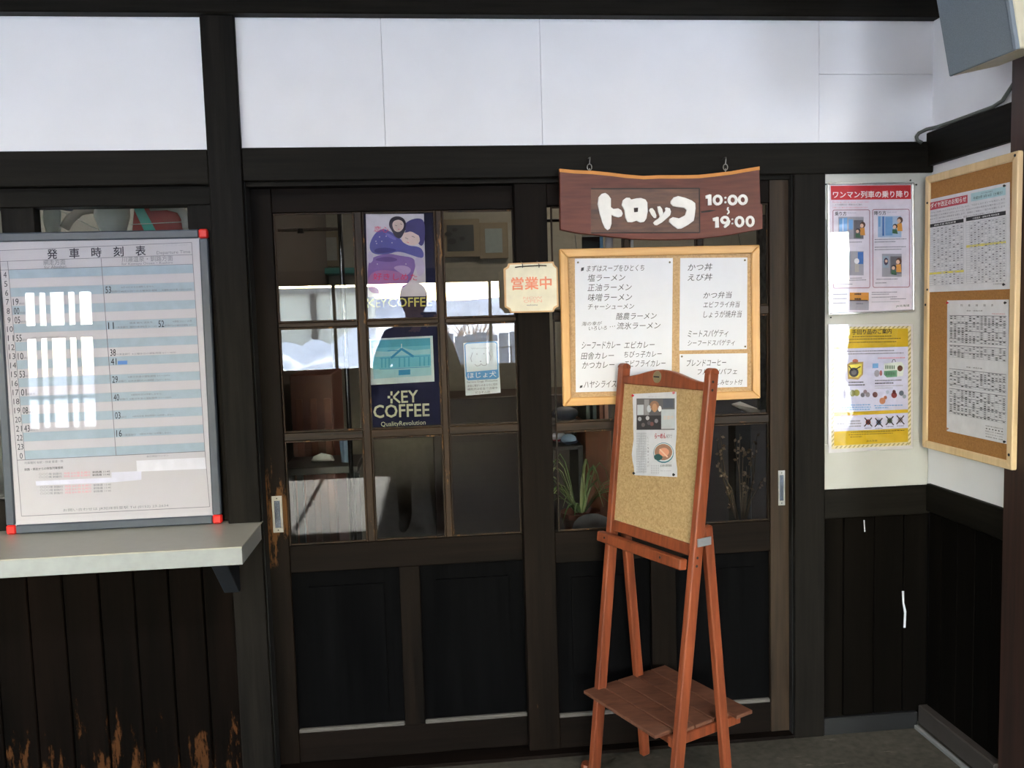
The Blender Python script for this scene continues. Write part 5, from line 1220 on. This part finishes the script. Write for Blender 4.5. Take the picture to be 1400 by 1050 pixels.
obj('table_top', MB().box(xa, xb + 0.12, 0.6, 0.88, tz - 0.03, tz), flat('table_dark', (48, 44, 42), rough=0.4), tb, bevel=0.003)
for dx in (xa + 0.03, xb + 0.09):
    for dy in (0.62, 0.86): obj('leg', MB().box(dx - 0.012, dx + 0.012, dy - 0.012, dy + 0.012, 0, tz - 0.03), flat('table_dark', (48, 44, 42)), tb)
cc = at(440, 626, 0.72)
tag(obj('folded_napkin', MB().prism(Plane(cc, (1, 0, 0), (0, 0.2, 1)), [(-0.045, -0.012), (0.05, -0.014), (0.04, 0.01), (0.0, 0.02), (-0.03, 0.008)], -0.03, 0.02), WC, bevel=0.004), 'crumpled white napkin on the dark low table', 'napkin')
cc = at(474, 624, 0.70)
tag(obj('water_glass', MB().lathe((cc.x, cc.y, tz), [(0.022, 0), (0.028, 0.09), (0.026, 0.088), (0.02, 0.008)], 12), flat('bluish_glass', (120, 140, 165), rough=0.1)), 'small bluish glass on the dark low table', 'glass')
# framed things on the rear wall
def rear(name, label, x0, y0, x1, y1, m, Y=2.96):
    a_, b_ = at(x0, y1, Y), at(x1, y0, Y)
    t = thing(name, label, 'picture', (0.5 * (a_.x + b_.x), Y, a_.z))
    obj('picture_frame', MB().box(a_.x, b_.x, Y, Y + 0.04, a_.z, b_.z), flat('rear_frame', (110, 98, 78), rough=0.6), t, bevel=0.003)
    obj('picture_surface', MB().box(a_.x + 0.04, b_.x - 0.04, Y - 0.004, Y, a_.z + 0.04, b_.z - 0.04), m, t)
    return t
pt = rear('wall_picture', 'dark picture on the cafe rear wall, left of the grey one', 604, 299, 655, 352, flat('picture_dark', (44, 46, 46)))
q_ = at(617, 317, 2.94); P = Print(wallplane(2.95), 0)
for x, y, r in ((613, 320, 5), (622, 314, 4), (618, 330, 6), (632, 326, 4)): P.oval(x, y, r, r * 0.7, flat('picture_blot', (18, 18, 20)), 2, 9)
P.build('picture_print', pt)
rear('wall_picture', 'grey-green picture on the cafe rear wall, right of the dark one', 656, 304, 694, 354, flat('picture_grey', (118, 126, 124)))
rear('wall_picture', 'grey board high on the cafe rear wall behind the left pane', 384, 316, 468, 366, flat('board_grey', (132, 130, 124)))
sh_a, sh_b = at(396, 373, 2.9), at(470, 369, 2.9)
tag(obj('teal_shelf', MB().box(sh_a.x, sh_b.x + 0.1, 2.8, 3.0, sh_a.z - 0.02, sh_a.z + 0.02), flat('teal_paint', (64, 118, 112), rough=0.5), bevel=0.004), 'narrow teal shelf on the cafe rear wall below the grey board', 'shelf')
# slippers on a small rack behind the right leaf
rk = thing('slipper_rack', 'low dark slipper rack just inside the right door', 'rack', (at(775, 612, 0.66).x, 0.69, 0))
zr = at(790, 606, 0.62).z
xa, xb = at(750, 606, 0.6).x, at(797, 606, 0.6).x - 0.004
obj('rack_shelf', MB().box(xa, xb, 0.58, 0.80, zr - 0.02, zr - 0.004), flat('rack_dark', (40, 36, 34)), rk, bevel=0.003)
for x in (xa + 0.01, xb - 0.01): obj('rack_side', MB().box(x - 0.01, x + 0.01, 0.58, 0.80, 0, zr - 0.004), flat('rack_dark', (40, 36, 34)), rk)
def slipper(label, x, y, Y, m1, m2):
    c = at(x, y, Y); t = thing('slipper', label, 'slipper', (c.x, Y, zr - 0.004))
    z = zr - 0.004
    obj('sole', MB().sphere((c.x + 0.012, Y + 0.04, z + 0.0125), 0.05, 14, 0, (0.75, 1.3, 0.22)), m2, t, smooth=True)
    obj('upper', MB().sphere((c.x + 0.008, Y + 0.02, z + 0.022), 0.04, 14, 0, (0.8, 0.95, 0.55)), m1, t, smooth=True)
SLW = flat('slipper_white', (196, 196, 214), rough=0.7)
slipper('dark red slipper with white toe, left on the rack', 762, 592, 0.68, SLW, flat('slipper_red', (128, 26, 40)))
slipper('navy slipper with pale toe, right on the rack', 776, 601, 0.60, flat('slipper_pale', (140, 162, 186), rough=0.7), flat('slipper_navy', (34, 44, 70)))
bq0, bq1 = at(752, 575, 0.68), at(794, 556, 0.68)
obj('rack_shelf', MB().box(xa, xb, 0.58, 0.80, bq0.z - 0.012, bq0.z - 0.004), flat('rack_dark', (40, 36, 34)), rk)
for x in (xa + 0.006, xb - 0.006): obj('rack_side', MB().box(x - 0.005, x + 0.005, 0.72, 0.80, zr - 0.004, bq0.z - 0.004), flat('rack_dark', (40, 36, 34)), rk)
tag(obj('cloth_pile', MB().sphere(((bq0.x + bq1.x) / 2, 0.69, bq0.z + 0.026), 0.06, 12, 0, (0.95, 0.9, 0.5)), flat('grey_cloth', (96, 94, 102)), smooth=True), 'folded grey cloth inside behind the bottom of the menu board', 'cloth')
for k, (x, c) in enumerate(((803, (110, 112, 108)), (812, (84, 92, 88)), (821, (150, 92, 66)), (828, (176, 130, 110)))):
    b_ = at(x, 576, 0.62)
    tag(obj('magazine', MB().box(b_.x - 0.008, b_.x + 0.008, 0.6, 0.8, b_.z, b_.z + 0.10), flat('magazine_%d' % k, c), bevel=0.001), ('dull grey', 'dark green', 'rust brown', 'pinkish tan')[k] + ' magazine standing upright inside the right door', 'magazine', 'magazines behind the right door')
blk('magazine_shelf', 'narrow shelf carrying the upright magazines', 'shelf', at(798, 576, 0.62).x, at(834, 576, 0.62).x, 0.6, 0.82, 0.0, at(815, 576, 0.62).z, flat('orange_brown_leg', (120, 68, 34)))
# plant pot and grey cushion
pc = at(800, 716, 0.32)
pl_ = thing('spider_plant', 'spider plant with arching leaves in a terracotta pot behind the right door glass', 'plant', (pc.x, 0.42, pc.z - 0.12))
obj('pot', MB().lathe((pc.x, 0.42, pc.z - 0.12), [(0.05, 0), (0.07, 0.12), (0.078, 0.125), (0.078, 0.145), (0.066, 0.145), (0.06, 0.12)], 16), flat('terracotta', (116, 58, 40), rough=0.7), pl_, smooth=False)
blk('low_stand', 'low dark stand under the spider plant', 'stand', pc.x - 0.20, pc.x + 0.22, 0.22, 0.55, 0.0, pc.z - 0.12, flat('stand_dark', (36, 32, 30)))
LFM = [flat('leaf_green', (96, 122, 66), rough=0.5), flat('leaf_pale', (150, 160, 110), rough=0.5)]
rnd = random.Random(5)
for k in range(34):
    an = rnd.uniform(0, 2 * PI) if k > 8 else rnd.uniform(PI * 0.75, PI * 1.25); ln_ = rnd.uniform(0.10, 0.22); w = rnd.uniform(0.004, 0.008); d_ = Vector((math.cos(an), math.sin(an) * 0.55, 0)); sd = Vector((-d_.y, d_.x, 0)).normalized()
    b0 = Vector((pc.x, 0.42, pc.z + 0.02)) + d_ * 0.02; mb = MB(); pts = []
    hgt = rnd.uniform(0.06, 0.22) if k > 6 else rnd.uniform(0.12, 0.26)
    for i in range(6):
        t = i / 5; p = b0 + d_ * ln_ * t + Vector((0, 0, hgt * math.sin(t * PI * 0.78) - 0.05 * t * t)); ww = w * (1 - t ** 2) + 0.0006
        mb.v += [p - sd * ww, p + Vector((0, 0, 0.002)), p + sd * ww]
    for i in range(5):
        b_ = i * 3; mb.f += [[b_, b_ + 1, b_ + 4, b_ + 3], [b_ + 1, b_ + 2, b_ + 5, b_ + 4]]; mb.m += [0, 0]
    obj('leaf', mb, LFM[k % 2], pl_)
cg = at(812, 724, 0.24); cg.y = 0.2
tag(obj('grey_cushion', MB().sphere((cg.x, 0.27, cg.z + 0.0), 0.085, 14, 0, (0.9, 0.6, 0.62)), flat('grey_blue_cushion', (120, 124, 132), rough=0.9), smooth=True), 'rounded grey cushion leaning by the spider plant', 'cushion')
# dried branches behind the lower right pane
db = thing('dried_branches', 'dried twigs with brown leaves behind the lower right pane', 'dried plant', (at(1015, 700, 0.3).x, 0.3, 0.78))
vb = at(1015, 716, 0.3)
obj('vase', MB().lathe((vb.x, 0.3, vb.z - 0.2), [(0.05, 0), (0.08, 0.08), (0.06, 0.18), (0.04, 0.2)], 14), flat('dark_vase', (52, 48, 50), rough=0.3), db)
for k in range(16):
    e = at(rnd.uniform(978, 1048), rnd.uniform(590, 690), rnd.uniform(0.25, 0.45)); m_ = (Vector((vb.x, 0.3, vb.z)) + e) / 2 + Vector((rnd.uniform(-.03, .03), 0, rnd.uniform(0, .04)))
    tw = obj('twig', MB().tube([(vb.x, 0.3, vb.z - 0.05), m_, e], [0.003, 0.002, 0.001], 5), flat('twig_brown', (92, 76, 60)), db)
    lm = MB()
    for j in range(5):
        t = rnd.uniform(0.4, 1); p = m_.lerp(e, t); a_ = Vector((rnd.uniform(-1, 1), rnd.uniform(-.4, .4), rnd.uniform(-1, 1))).normalized() * 0.018; b_ = a_.cross(Vector((0, 1, 0))).normalized() * 0.006
        lm.add([p, p + a_ * 0.5 + b_, p + a_, p + a_ * 0.5 - b_], [(0, 1, 2, 3)])
    obj('dry_leaf', lm, flat('dry_leaf_tan', (126, 104, 84)), tw)
blk('vase_stand', 'dark box stand under the dried branches', 'stand', vb.x - 0.12, vb.x + 0.14, 0.2, 0.45, 0.0, vb.z - 0.2, flat('stand_dark', (36, 32, 30)))
KZ = at(820, 300, 0.30).z
kr = thing('card_rail', 'thin rail above the right door glass inside the cafe', 'rail', (0.9, 0.30, KZ))
obj('rail_bar', MB().tube([(0.405, 0.302, KZ), (3.1, 0.302, KZ)], 0.006, 8), DKMETAL, kr)
# things glimpsed between the sign and the menu board, and below it
for x0, x1, lab, m in ((796, 824, 'framed white print above the menu board, leftmost', WHITE), (828, 838, 'narrow white card above the menu board', WHITE), (850, 866, 'small white card with a blue corner above the menu board', WHITE)):
    a_, b_ = at(x0, 345, 0.30), at(x1, 322, 0.30)
    t = thing('hanging_card', lab, 'card', (0.5 * (a_.x + b_.x), 0.3, a_.z))
    obj('card_string', MB().tube([(0.5 * (a_.x + b_.x), 0.302, b_.z - 0.002), (0.5 * (a_.x + b_.x), 0.302, KZ)], 0.0012, 5), DKMETAL, t)
    obj('card', MB().box(a_.x, b_.x, 0.3, 0.304, a_.z, b_.z), m if x0 != 796 else flat('black_card', (20, 22, 24)), t)
    if x0 == 796: obj('card_border', MB().box(a_.x, b_.x, 0.296, 0.3, b_.z - 0.004, b_.z), m, t); obj('card_border', MB().box(b_.x - 0.012, b_.x, 0.296, 0.3, a_.z, b_.z - 0.004), SKYB, t)
a_ = at(1004, 566, 0.34); b_ = at(1045, 548, 0.30)
blk('tray_stand', 'slim dark stand carrying the white tray', 'stand', at(1020, 569, 0.4).x - 0.02, at(1020, 569, 0.4).x + 0.05, 0.47, 0.55, 0.0, at(1015, 566, 0.48).z - 0.01, flat('stand_dark', (36, 32, 30)))
pq = [at(1000, 552, 0.5), at(1012, 549, 0.5), at(1040, 560, 0.3), at(1037, 569, 0.3)]
tag(obj('white_tray', MB().hexa([p - Vector((0, 0, 0.006)) for p in pq] + pq), WHITE), 'white tray edge inside behind the right end of the menu board', 'tray')
gm = at(1044, 420, 0.16)
tag(obj('bead_curtain_strip', MB().box(at(1036, 400, 0.3).x, at(1050, 400, 0.3).x, 0.292, 0.312, at(1040, 560, 0.3).z, KZ), wood('grey_fabric', (70, 70, 70), (130, 128, 124), 'Z', rough=0.9, grain=60, stretch=0.4), bevel=0.002), 'mottled grey cloth strip behind the right edge of the menu board', 'cloth')
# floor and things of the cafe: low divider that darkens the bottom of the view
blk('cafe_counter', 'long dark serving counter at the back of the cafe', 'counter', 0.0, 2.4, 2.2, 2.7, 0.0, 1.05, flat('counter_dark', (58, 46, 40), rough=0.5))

# ---------------------------------------------------------------- waiting room behind the camera (seen in the glass)
WF = thing('wall_front', 'window wall of the waiting room with dark plank dado', 'wall', (0, -7.25, 0), None, 'structure')
OPN = [(-4.65, -3.8, 0.9, 2.56), (-1.85, 1.5, 0.9, 2.0), (4.25, 5.6, 0.03, 2.57)]
xc = -6.3
for (a, b, c, d_) in OPN:
    obj('wall_section', MB().box(xc, a, -7.3, -7.2, 0.9, 2.95), TANWALL, WF)
    obj('wall_section', MB().box(a, b, -7.3, -7.2, d_, 2.95), TANWALL, WF)
    if c > 0.5: obj('dado_section', MB().box(a, b, -7.3, -7.18, 0, c), PLANKR, WF)
    obj('dado_section', MB().box(xc, a, -7.3, -7.18, 0, 0.9), PLANKR, WF)
    xc = b
obj('wall_section', MB().box(xc, 6.3, -7.3, -7.2, 0, 2.95), TANWALL, WF)
bars = {0: [-4.46, -4.34, -4.14, -4.02], 1: [-1.12, 0.75], 2: []}
for i, (a, b, c, d_) in enumerate(OPN):
    w = thing('window_%d' % (i + 3), ('tall barred', 'wide middle', 'door-high glazed')[i] + ' window in the wall behind the camera', 'window', ((a + b) / 2, -7.25, c), None, 'structure')
    for r in ((a, a + 0.05, c, d_), (b - 0.05, b, c, d_), (a + 0.05, b - 0.05, c, c + 0.05), (a + 0.05, b - 0.05, d_ - 0.05, d_)):
        obj('frame_rail', MB().box(r[0], r[1], -7.29, -7.22, r[2], r[3]), DW, w)
    for x in bars[i]: obj('mullion', MB().box(x - 0.018, x + 0.018, -7.28, -7.23, c + 0.05, d_ - 0.05), DW, w)
    if i == 0:
        for z in (1.30, 2.0): obj('transom', MB().box(a + 0.05, b - 0.05, -7.275, -7.235, z - 0.02, z + 0.02), DW, w)
    obj('pane', MB().add([(a + 0.05, -7.25, c + 0.05), (b - 0.05, -7.25, c + 0.05), (b - 0.05, -7.25, d_ - 0.05), (a + 0.05, -7.25, d_ - 0.05)], [(0, 1, 2, 3)]), GLASS, w)
struct('trim_8', MB().box(-6.3, 4.2, -7.2, -7.17, 2.0, 2.12), DWX, None, 0, 'dark rail above the waiting room windows', 'beam')
lw = MB()
for y0, y1, z0, z1 in ((-7.3, -6.4, 0, 2.95), (-6.4, -3.6, 0, 0.9), (-6.4, -3.6, 2.0, 2.95), (-3.6, 1.3, 0, 2.95)): lw.box(-6.4, -6.3, y0, y1, z0, z1)
wl_ = thing('window_7', 'long side window in the left wall of the waiting room', 'window', (-6.35, -4.0, 0.9), None, 'structure')  # added out of view to throw side light on the right return wall
for y in (-6.38, -5.45, -4.55, -3.62): obj('mullion', MB().box(-6.38, -6.32, y - 0.02, y + 0.02, 0.9, 2.0), DW, wl_)
obj('pane', MB().add([(-6.35, -6.4, 0.9), (-6.35, -3.6, 0.9), (-6.35, -3.6, 2.0), (-6.35, -6.4, 2.0)], [(0, 1, 2, 3)]), GLASS, wl_)
struct('wall_left', lw, TANWALL, None, 0, 'tan left wall of the waiting room', 'wall')
struct('wall_right_far', MB().box(6.3, 6.4, -7.3, 1.3, 0, 2.95), TANWALL, None, 0, 'tan far right wall of the waiting room', 'wall')

for k, (x, lab) in enumerate(((-1.7, 'left fluorescent ceiling fitting of the waiting room'), (1.2, 'right fluorescent ceiling fitting of the waiting room'))):  # added unseen fittings: upper wall gets more light than the lower panels
    fl_ = thing('added_ceiling_lamp', lab, 'lamp', (x, -2.5, 2.85))
    obj('added_lamp_housing', MB().box(x - 0.62, x + 0.62, -2.59, -2.41, 2.885, 2.95), WHITE, fl_, bevel=0.004)
    for dy in (-0.045, 0.045): obj('tube', MB().tube([(x - 0.59, -2.5 + dy, 2.868), (x + 0.59, -2.5 + dy, 2.868)], 0.015, 8), emit('added_fluorescent_tube', (0.93, 0.97, 1.0), 6.0), fl_)
    td = bpy.data.lights.new('added_tube_light', 'AREA'); td.shape = 'RECTANGLE'; td.size = 1.18; td.size_y = 0.14; td.energy = ADDED_TUBE_POWER; td.color = (1.0, 0.98, 0.95)
    to = bpy.data.objects.new('added_tube_light', td); COL.objects.link(to); to.parent = fl_; to.location = (0, 0, -0.006)

# outside: snow field, banks, added sun-blocking canopy, sheds, fence, far hills
SNOW = flat('snow', (246, 248, 252), rough=0.8, k=0.98, vary=0.02, scale=1)
SNOWB = SNOW.copy(); SNOWB.name = 'snow_bank_light'
_nt = SNOWB.node_tree; _o = _nt.nodes['Material Output']; _b = _nt.nodes['Principled BSDF']; _t = _nt.nodes.new('ShaderNodeBsdfTranslucent'); _t.inputs[0].default_value = (0.95, 0.97, 1, 1)
_x = _nt.nodes.new('ShaderNodeMixShader'); _x.inputs[0].default_value = 0.35
_nt.links.new(_b.outputs[0], _x.inputs[1]); _nt.links.new(_t.outputs[0], _x.inputs[2]); _nt.links.new(_x.outputs[0], _o.inputs['Surface'])
def field():
    mb = MB(); nx, ny = 60, 60
    for j in range(ny + 1):
        for i in range(nx + 1):
            x = -45 + 90 * i / nx; y = -7.9 - 70 * (j / ny) ** 1.6
            z = -0.1 + 0.15 * noise.noise(Vector((x * 0.15, y * 0.15, 0))) + max(0, -(y + 30)) * 0.02
            mb.v.append(Vector((x, y, z)))
    for j in range(ny):
        for i in range(nx):
            b_ = j * (nx + 1) + i; mb.f.append([b_, b_ + nx + 1, b_ + nx + 2, b_ + 1]); mb.m.append(0)
    return mb
struct('snow_ground', MB().box(-40, -6.4, -8, 30, -0.3, -0.1), SNOW, None, 0, 'snow covered ground outside the left wall', 'snow')
tag(obj('snow_field', field(), SNOW, smooth=True), 'snow covered ground outside the waiting room windows', 'snow', kind='structure')
struct('platform', MB().box(-12, 12, -7.9, -7.3, -0.3, -0.02), flat('platform_concrete', (160, 160, 158), rough=0.8), None, 0, 'concrete strip along the outside of the window wall', 'pavement')
def bank(name, label, cx, cy, rx, ry, h, seed):
    mb = MB(); n = 34
    for j in range(n + 1):
        for i in range(n + 1):
            u, v = -1 + 2 * i / n, -1 + 2 * j / n; r = max(0, 1 - (u * u + v * v))
            p = Vector((cx + u * rx, cy + v * ry, 0))
            w = 1 - (v + 1) / 2                      # 0 at the near foot, 1 at the far crest
            edge = min(1, (1 - abs(u)) * 3.5)
            z = -0.15 + h * (w ** 0.8 if w < 0.93 else (1 - w) / 0.07 * 0.94) * edge * (0.85 + 0.35 * noise.noise(Vector((p.x * 1.6 + seed, p.y * 1.6, 0))) + 0.22 * abs(noise.noise(Vector((p.x * 5, p.y * 5 + seed, 1)))))
            mb.v.append(Vector((p.x, p.y, z)))
    for j in range(n):
        for i in range(n):
            b_ = j * (n + 1) + i; mb.f.append([b_, b_ + 1, b_ + n + 2, b_ + n + 1]); mb.m.append(0)
    return tag(obj(name, mb, SNOWB, smooth=True), label, 'snow')
bank('snow_bank', 'lumpy ploughed snow bank outside, reflected in the left door panes', -3.2, -12.6, 3.1, 3.2, 1.5, 2)
bank('snow_bank', 'low snow bank outside to the right of the posts', 7.0, -14.5, 2.6, 2.6, 0.9, 9)
PALEB = flat('pale_shed_wall', (206, 204, 190), rough=0.8)
shd = thing('storage_shed', 'pale shed with dark uprights beyond the snow bank', 'shed', (-3.4, -17, 0))
obj('shed_wall', MB().box(-6.5, -1.3, -18, -16.5, -0.2, 2.15), PALEB, shd)
obj('shed_roof', MB().box(-6.7, -1.2, -18.2, -16.3, 2.15, 2.27), flat('shed_roof', (120, 118, 112)), shd)
for x in (-4.9, -3.6, -2.6): obj('shed_post', MB().box(x - 0.06, x + 0.06, -16.5, -16.4, -0.2, 2.15), flat('shed_post', (84, 78, 70)), shd)
cn = thing('sun_block_canopy', 'dark platform canopy on posts outside the windows', 'canopy', (3.0, -9.3, 0))  # added out of view; cuts the sun down to a patch on the left
obj('sun_block_roof', MB().box(-0.56, 8.0, -11.2, -7.32, 2.78, 2.9), flat('sun_block_underside', (110, 104, 94), rough=0.8), cn)
for x in (2.6, 5.8): obj('sun_block_post', MB().box(x - 0.05, x + 0.05, -10.9, -10.8, -0.1, 2.78), flat('sun_block_post', (96, 98, 100)), cn)
fn = thing('snow_fence', 'grey boarded fence beyond the platform', 'fence', (1.6, -20, 0))
for k in range(14):
    x = -0.2 + k * 0.3; obj('fence_board', MB().box(x, x + 0.27, -20.05, -20, -0.2, 1.0 + 0.04 * (k % 3)), flat('fence_grey', (104, 108, 116)), fn)
hd = thing('platform_handrail', 'thin metal handrail in the snow outside', 'handrail', (2.0, -12, 0))
for k in range(4): obj('rail_post', MB().tube([(1.0 + 0.5 * k, -12 - 0.5 * k, -0.15), (1.0 + 0.5 * k, -12 - 0.5 * k, 0.95)], 0.02, 6), DKMETAL, hd)
for z in (0.95, 0.55): obj('rail_bar', MB().tube([(1.0, -12, z), (2.5, -13.5, z)], 0.018, 6), DKMETAL, hd)
def hill(name, label, y, h, c, seed, x0=-70, x1=70):
    mb = MB(); n = 60
    for i in range(n + 1):
        x = x0 + (x1 - x0) * i / n; z = h * (0.7 + 0.5 * noise.noise(Vector((x * 0.05, seed, 0))) + 0.12 * noise.noise(Vector((x * 0.5, seed, 3))))
        mb.v += [Vector((x, y, -0.5)), Vector((x, y - 6, z)), Vector((x, y - 14, z * 0.9)), Vector((x, y - 30, -0.5))]
    for i in range(n):
        for k in range(3): b_ = i * 4 + k; mb.f.append([b_, b_ + 1, b_ + 5, b_ + 4]); mb.m.append(0)
    return tag(obj(name, mb, c), label, 'hill', kind='structure')
hill('far_hills', 'low wooded hills on the horizon', -95, 5.2, flat('haze_paled_hills', (206, 206, 214), rough=1, vary=0.3, scale=0.4), 4.0, -120, 120)  # snowy woods with distance haze mixed into the pale colour
for k, (x, y, r) in enumerate(((0.6, -24, 1.0), (1.6, -26, 1.2), (-0.6, -27, 1.1), (-5.6, -22, 1.4))):
    mb = MB(); rn = random.Random(k)
    for j in range(70):
        a_ = rn.uniform(0, 2 * PI); l_ = r * rn.uniform(0.7, 1.4); e = Vector((x + math.cos(a_) * l_ * 0.6, y + math.sin(a_) * l_ * 0.3, l_ * rn.uniform(0.7, 1.2)))
        mb.tube([(x + rn.uniform(-.4, .4), y, -0.1), ((x + e.x) / 2, y, e.z * 0.6), e], [0.02, 0.014, 0.004], 4, 0, False)
    tag(obj('bare_bush', mb, flat('bush_twigs', (132, 108, 88), rough=1)), ('bare brown bush beyond the fence, nearest', 'bare brown bush beyond the fence, rightmost', 'bare brown bush between shed and fence', 'bare brown bush at the left end of the shed')[k], 'bush')

# ---------------------------------------------------------------- the photographer (only a reflection in the door panes)
def photographer():
    px, py = -0.10, -3.03
    root = thing('person', 'person in dark jacket and pale knit cap holding a compact camera, reflected in the panes', 'person', (px, py, 0))
    J_ = {}
    vs, es_, rs = [], [], []
    def V(n, x, y, z, r, par=None):
        J_[n] = len(vs); vs.append((px + x, py + y, z)); rs.append(r)
        if par is not None: es_.append((J_[par], J_[n]))
    V('pelvis', 0, 0, 0.94, (0.165, 0.13)); V('waist', 0, 0.0, 1.08, (0.16, 0.125), 'pelvis'); V('chest', 0, -0.01, 1.27, (0.19, 0.14), 'waist'); V('upper', 0, -0.01, 1.41, (0.17, 0.115), 'chest')
    V('neck', 0, 0.0, 1.50, (0.062, 0.062), 'upper'); V('skull0', 0, 0.02, 1.57, (0.07, 0.075), 'neck'); V('skull1', 0, 0.025, 1.65, (0.078, 0.095), 'skull0'); V('skull2', 0, 0.02, 1.72, (0.066, 0.08), 'skull1')
    wr_ = {}
    for s, hx in ((-1, 0.035), (1, 0.165)):
        V('sh%d' % s, s * 0.175, -0.01, 1.40, (0.075, 0.075), 'upper'); V('ua%d' % s, s * 0.23, 0.03, 1.29, (0.06, 0.06), 'sh%d' % s)
        V('el%d' % s, s * 0.27, 0.07, 1.17, (0.052, 0.052), 'ua%d' % s); V('fa%d' % s, (s * 0.27 + hx) / 2 + s * 0.02, 0.13, 1.31, (0.044, 0.044), 'el%d' % s)
        V('wr%d' % s, hx + s * 0.02, 0.18, 1.455, (0.031, 0.026), 'fa%d' % s); V('pa%d' % s, hx + s * 0.008, 0.192, 1.51, (0.038, 0.018), 'wr%d' % s)
        V('hp%d' % s, s * 0.095, 0, 0.86, (0.095, 0.10), 'pelvis'); V('th%d' % s, s * 0.11, 0.01, 0.68, (0.082, 0.085), 'hp%d' % s); V('kn%d' % s, s * 0.115, 0.02, 0.48, (0.058, 0.062), 'th%d' % s)
        V('ca%d' % s, s * 0.12, -0.01, 0.34, (0.055, 0.06), 'kn%d' % s); V('an%d' % s, s * 0.12, 0.0, 0.10, (0.045, 0.048), 'ca%d' % s); V('to%d' % s, s * 0.135, 0.15, 0.045, (0.045, 0.035), 'an%d' % s)
    me = bpy.data.meshes.new('body'); me.from_pydata(vs, es_, []); o = bpy.data.objects.new('body', me); COL.objects.link(o)
    m1 = o.modifiers.new('s', 'SKIN'); m1.use_smooth_shade = True; o.modifiers.new('d', 'SUBSURF').levels = 2
    sk = me.skin_vertices[0].data
    for i, r in enumerate(rs): sk[i].radius = r
    sk[0].use_root = True
    bpy.context.view_layer.update()
    em = bpy.data.meshes.new_from_object(o.evaluated_get(bpy.context.evaluated_depsgraph_get()))
    vv = [v.co.copy() for v in em.vertices]; ff = [list(p.vertices) for p in em.polygons]
    bpy.data.objects.remove(o)
    mb = MB(); mb.v = vv
    hc = Vector((px, py, 0))
    # face: pull a nose, brow and chin out of the front of the head
    for v in mb.v:
        d_ = v - hc
        if d_.z > 1.54 and d_.y > 0.05:
            if abs(d_.x) < 0.016 and 1.60 < d_.z < 1.655: v.y += 0.020 * (1 - abs(d_.x) / 0.02)
            if 1.635 < d_.z < 1.66 and 0.018 < abs(d_.x) < 0.05: v.y -= 0.008
            if d_.z < 1.565 and abs(d_.x) < 0.03: v.y += 0.008
    def mi(c):
        d_ = c - hc
        if d_.z > 1.475 and abs(d_.x) < 0.09 and d_.y < 0.135: return 2      # neck, head
        if d_.y > 0.165 and d_.z > 1.44: return 2                              # hands
        if d_.z < 0.12: return 3
        return 0 if d_.z > 0.86 else 1
    mb.f = ff; mb.m = [mi(sum((vv[i] for i in f), Vector()) / len(f)) for f in ff]
    SKIN = flat('skin', (196, 150, 126), rough=0.6)
    for s, hx in ((-1, 0.035), (1, 0.165)):      # five fingers on each hand, closed round the camera body
        bx_ = px + hx + s * 0.008; by_ = py + 0.192
        for k, (dz, l_) in enumerate(((0.030, 0.052), (0.014, 0.056), (-0.002, 0.052), (-0.017, 0.042))):
            a0 = Vector((bx_, by_ + 0.006, 1.508 + dz)); a1 = a0 + Vector((s * 0.004, 0.028, 0.006)); a2 = a1 + Vector((-s * l_ * 0.45, 0.014, 0.002)); a3 = a2 + Vector((-s * l_ * 0.35, -0.002, -0.002))
            mb.tube([a0, a1, a2, a3], [0.0095, 0.009, 0.008, 0.006], 7, 2)
        t0 = Vector((bx_, by_ - 0.004, 1.49)); t1 = t0 + Vector((-s * 0.018, -0.004, 0.016)); t2 = t1 + Vector((-s * 0.022, 0.002, 0.010))
        mb.tube([t0, t1, t2], [0.012, 0.010, 0.007], 7, 2)
    obj('body', mb, [flat('navy_jacket', (30, 32, 46), rough=0.8), flat('dark_trousers', (34, 32, 34), rough=0.8), SKIN, flat('dark_boots', (24, 22, 22), rough=0.5)], root, smooth=True)
    cap = MB(); c = Vector((px, py + 0.018, 1.685))
    cap.lathe(c, [(0.092, -0.035), (0.097, -0.02), (0.096, 0.015), (0.088, 0.05), (0.066, 0.08), (0.03, 0.095), (0.004, 0.098)], 20)
    obj('knit_cap', cap, flat('pale_knit', (176, 166, 148), rough=0.95), root, smooth=True)
    hr = MB().lathe(Vector((px, py + 0.0, 1.60)), [(0.070, -0.02), (0.080, 0.02), (0.084, 0.05)], 16)
    obj('hair', hr, flat('black_hair', (24, 20, 20), rough=0.6), root, smooth=True)
    for s in (-1, 1):
        obj('eye', MB().sphere((px + s * 0.031, py + 0.098, 1.648), 0.009, 8), flat('eye_dark', (40, 34, 32), rough=0.2), root)
        obj('ear', MB().sphere((px + s * 0.080, py + 0.015, 1.63), 0.022, 8, 0, (0.4, 0.7, 1.2)), SKIN, root, smooth=True)
    obj('mouth', MB().box(px - 0.022, px + 0.022, py + 0.093, py + 0.101, 1.583, 1.588), flat('lips', (150, 96, 88)), root, bevel=0.002)
    jk = MB().lathe(Vector((px, py - 0.0, 1.455)), [(0.105, -0.03), (0.10, 0.01), (0.088, 0.045), (0.08, 0.05)], 18)
    obj('jacket_collar', jk, flat('navy_jacket', (30, 32, 46)), root, smooth=True)
    cm = thing('compact_camera', 'small black camera in the hands of the person', 'camera', (0.0, -2.80, 1.50))
    obj('camera_body', MB().box(-0.055, 0.055, -2.822, -2.790, 1.500, 1.572), flat('camera_black', (22, 22, 24), rough=0.4), cm, bevel=0.004)
    obj('lens_barrel', MB().lathe((0, -2.790, 1.535), [(0.026, 0), (0.026, 0.014), (0.022, 0.018), (0.018, 0.018)], 20, 0, (0, 1, 0)), flat('lens_black', (16, 16, 18), rough=0.3), cm)
photographer()
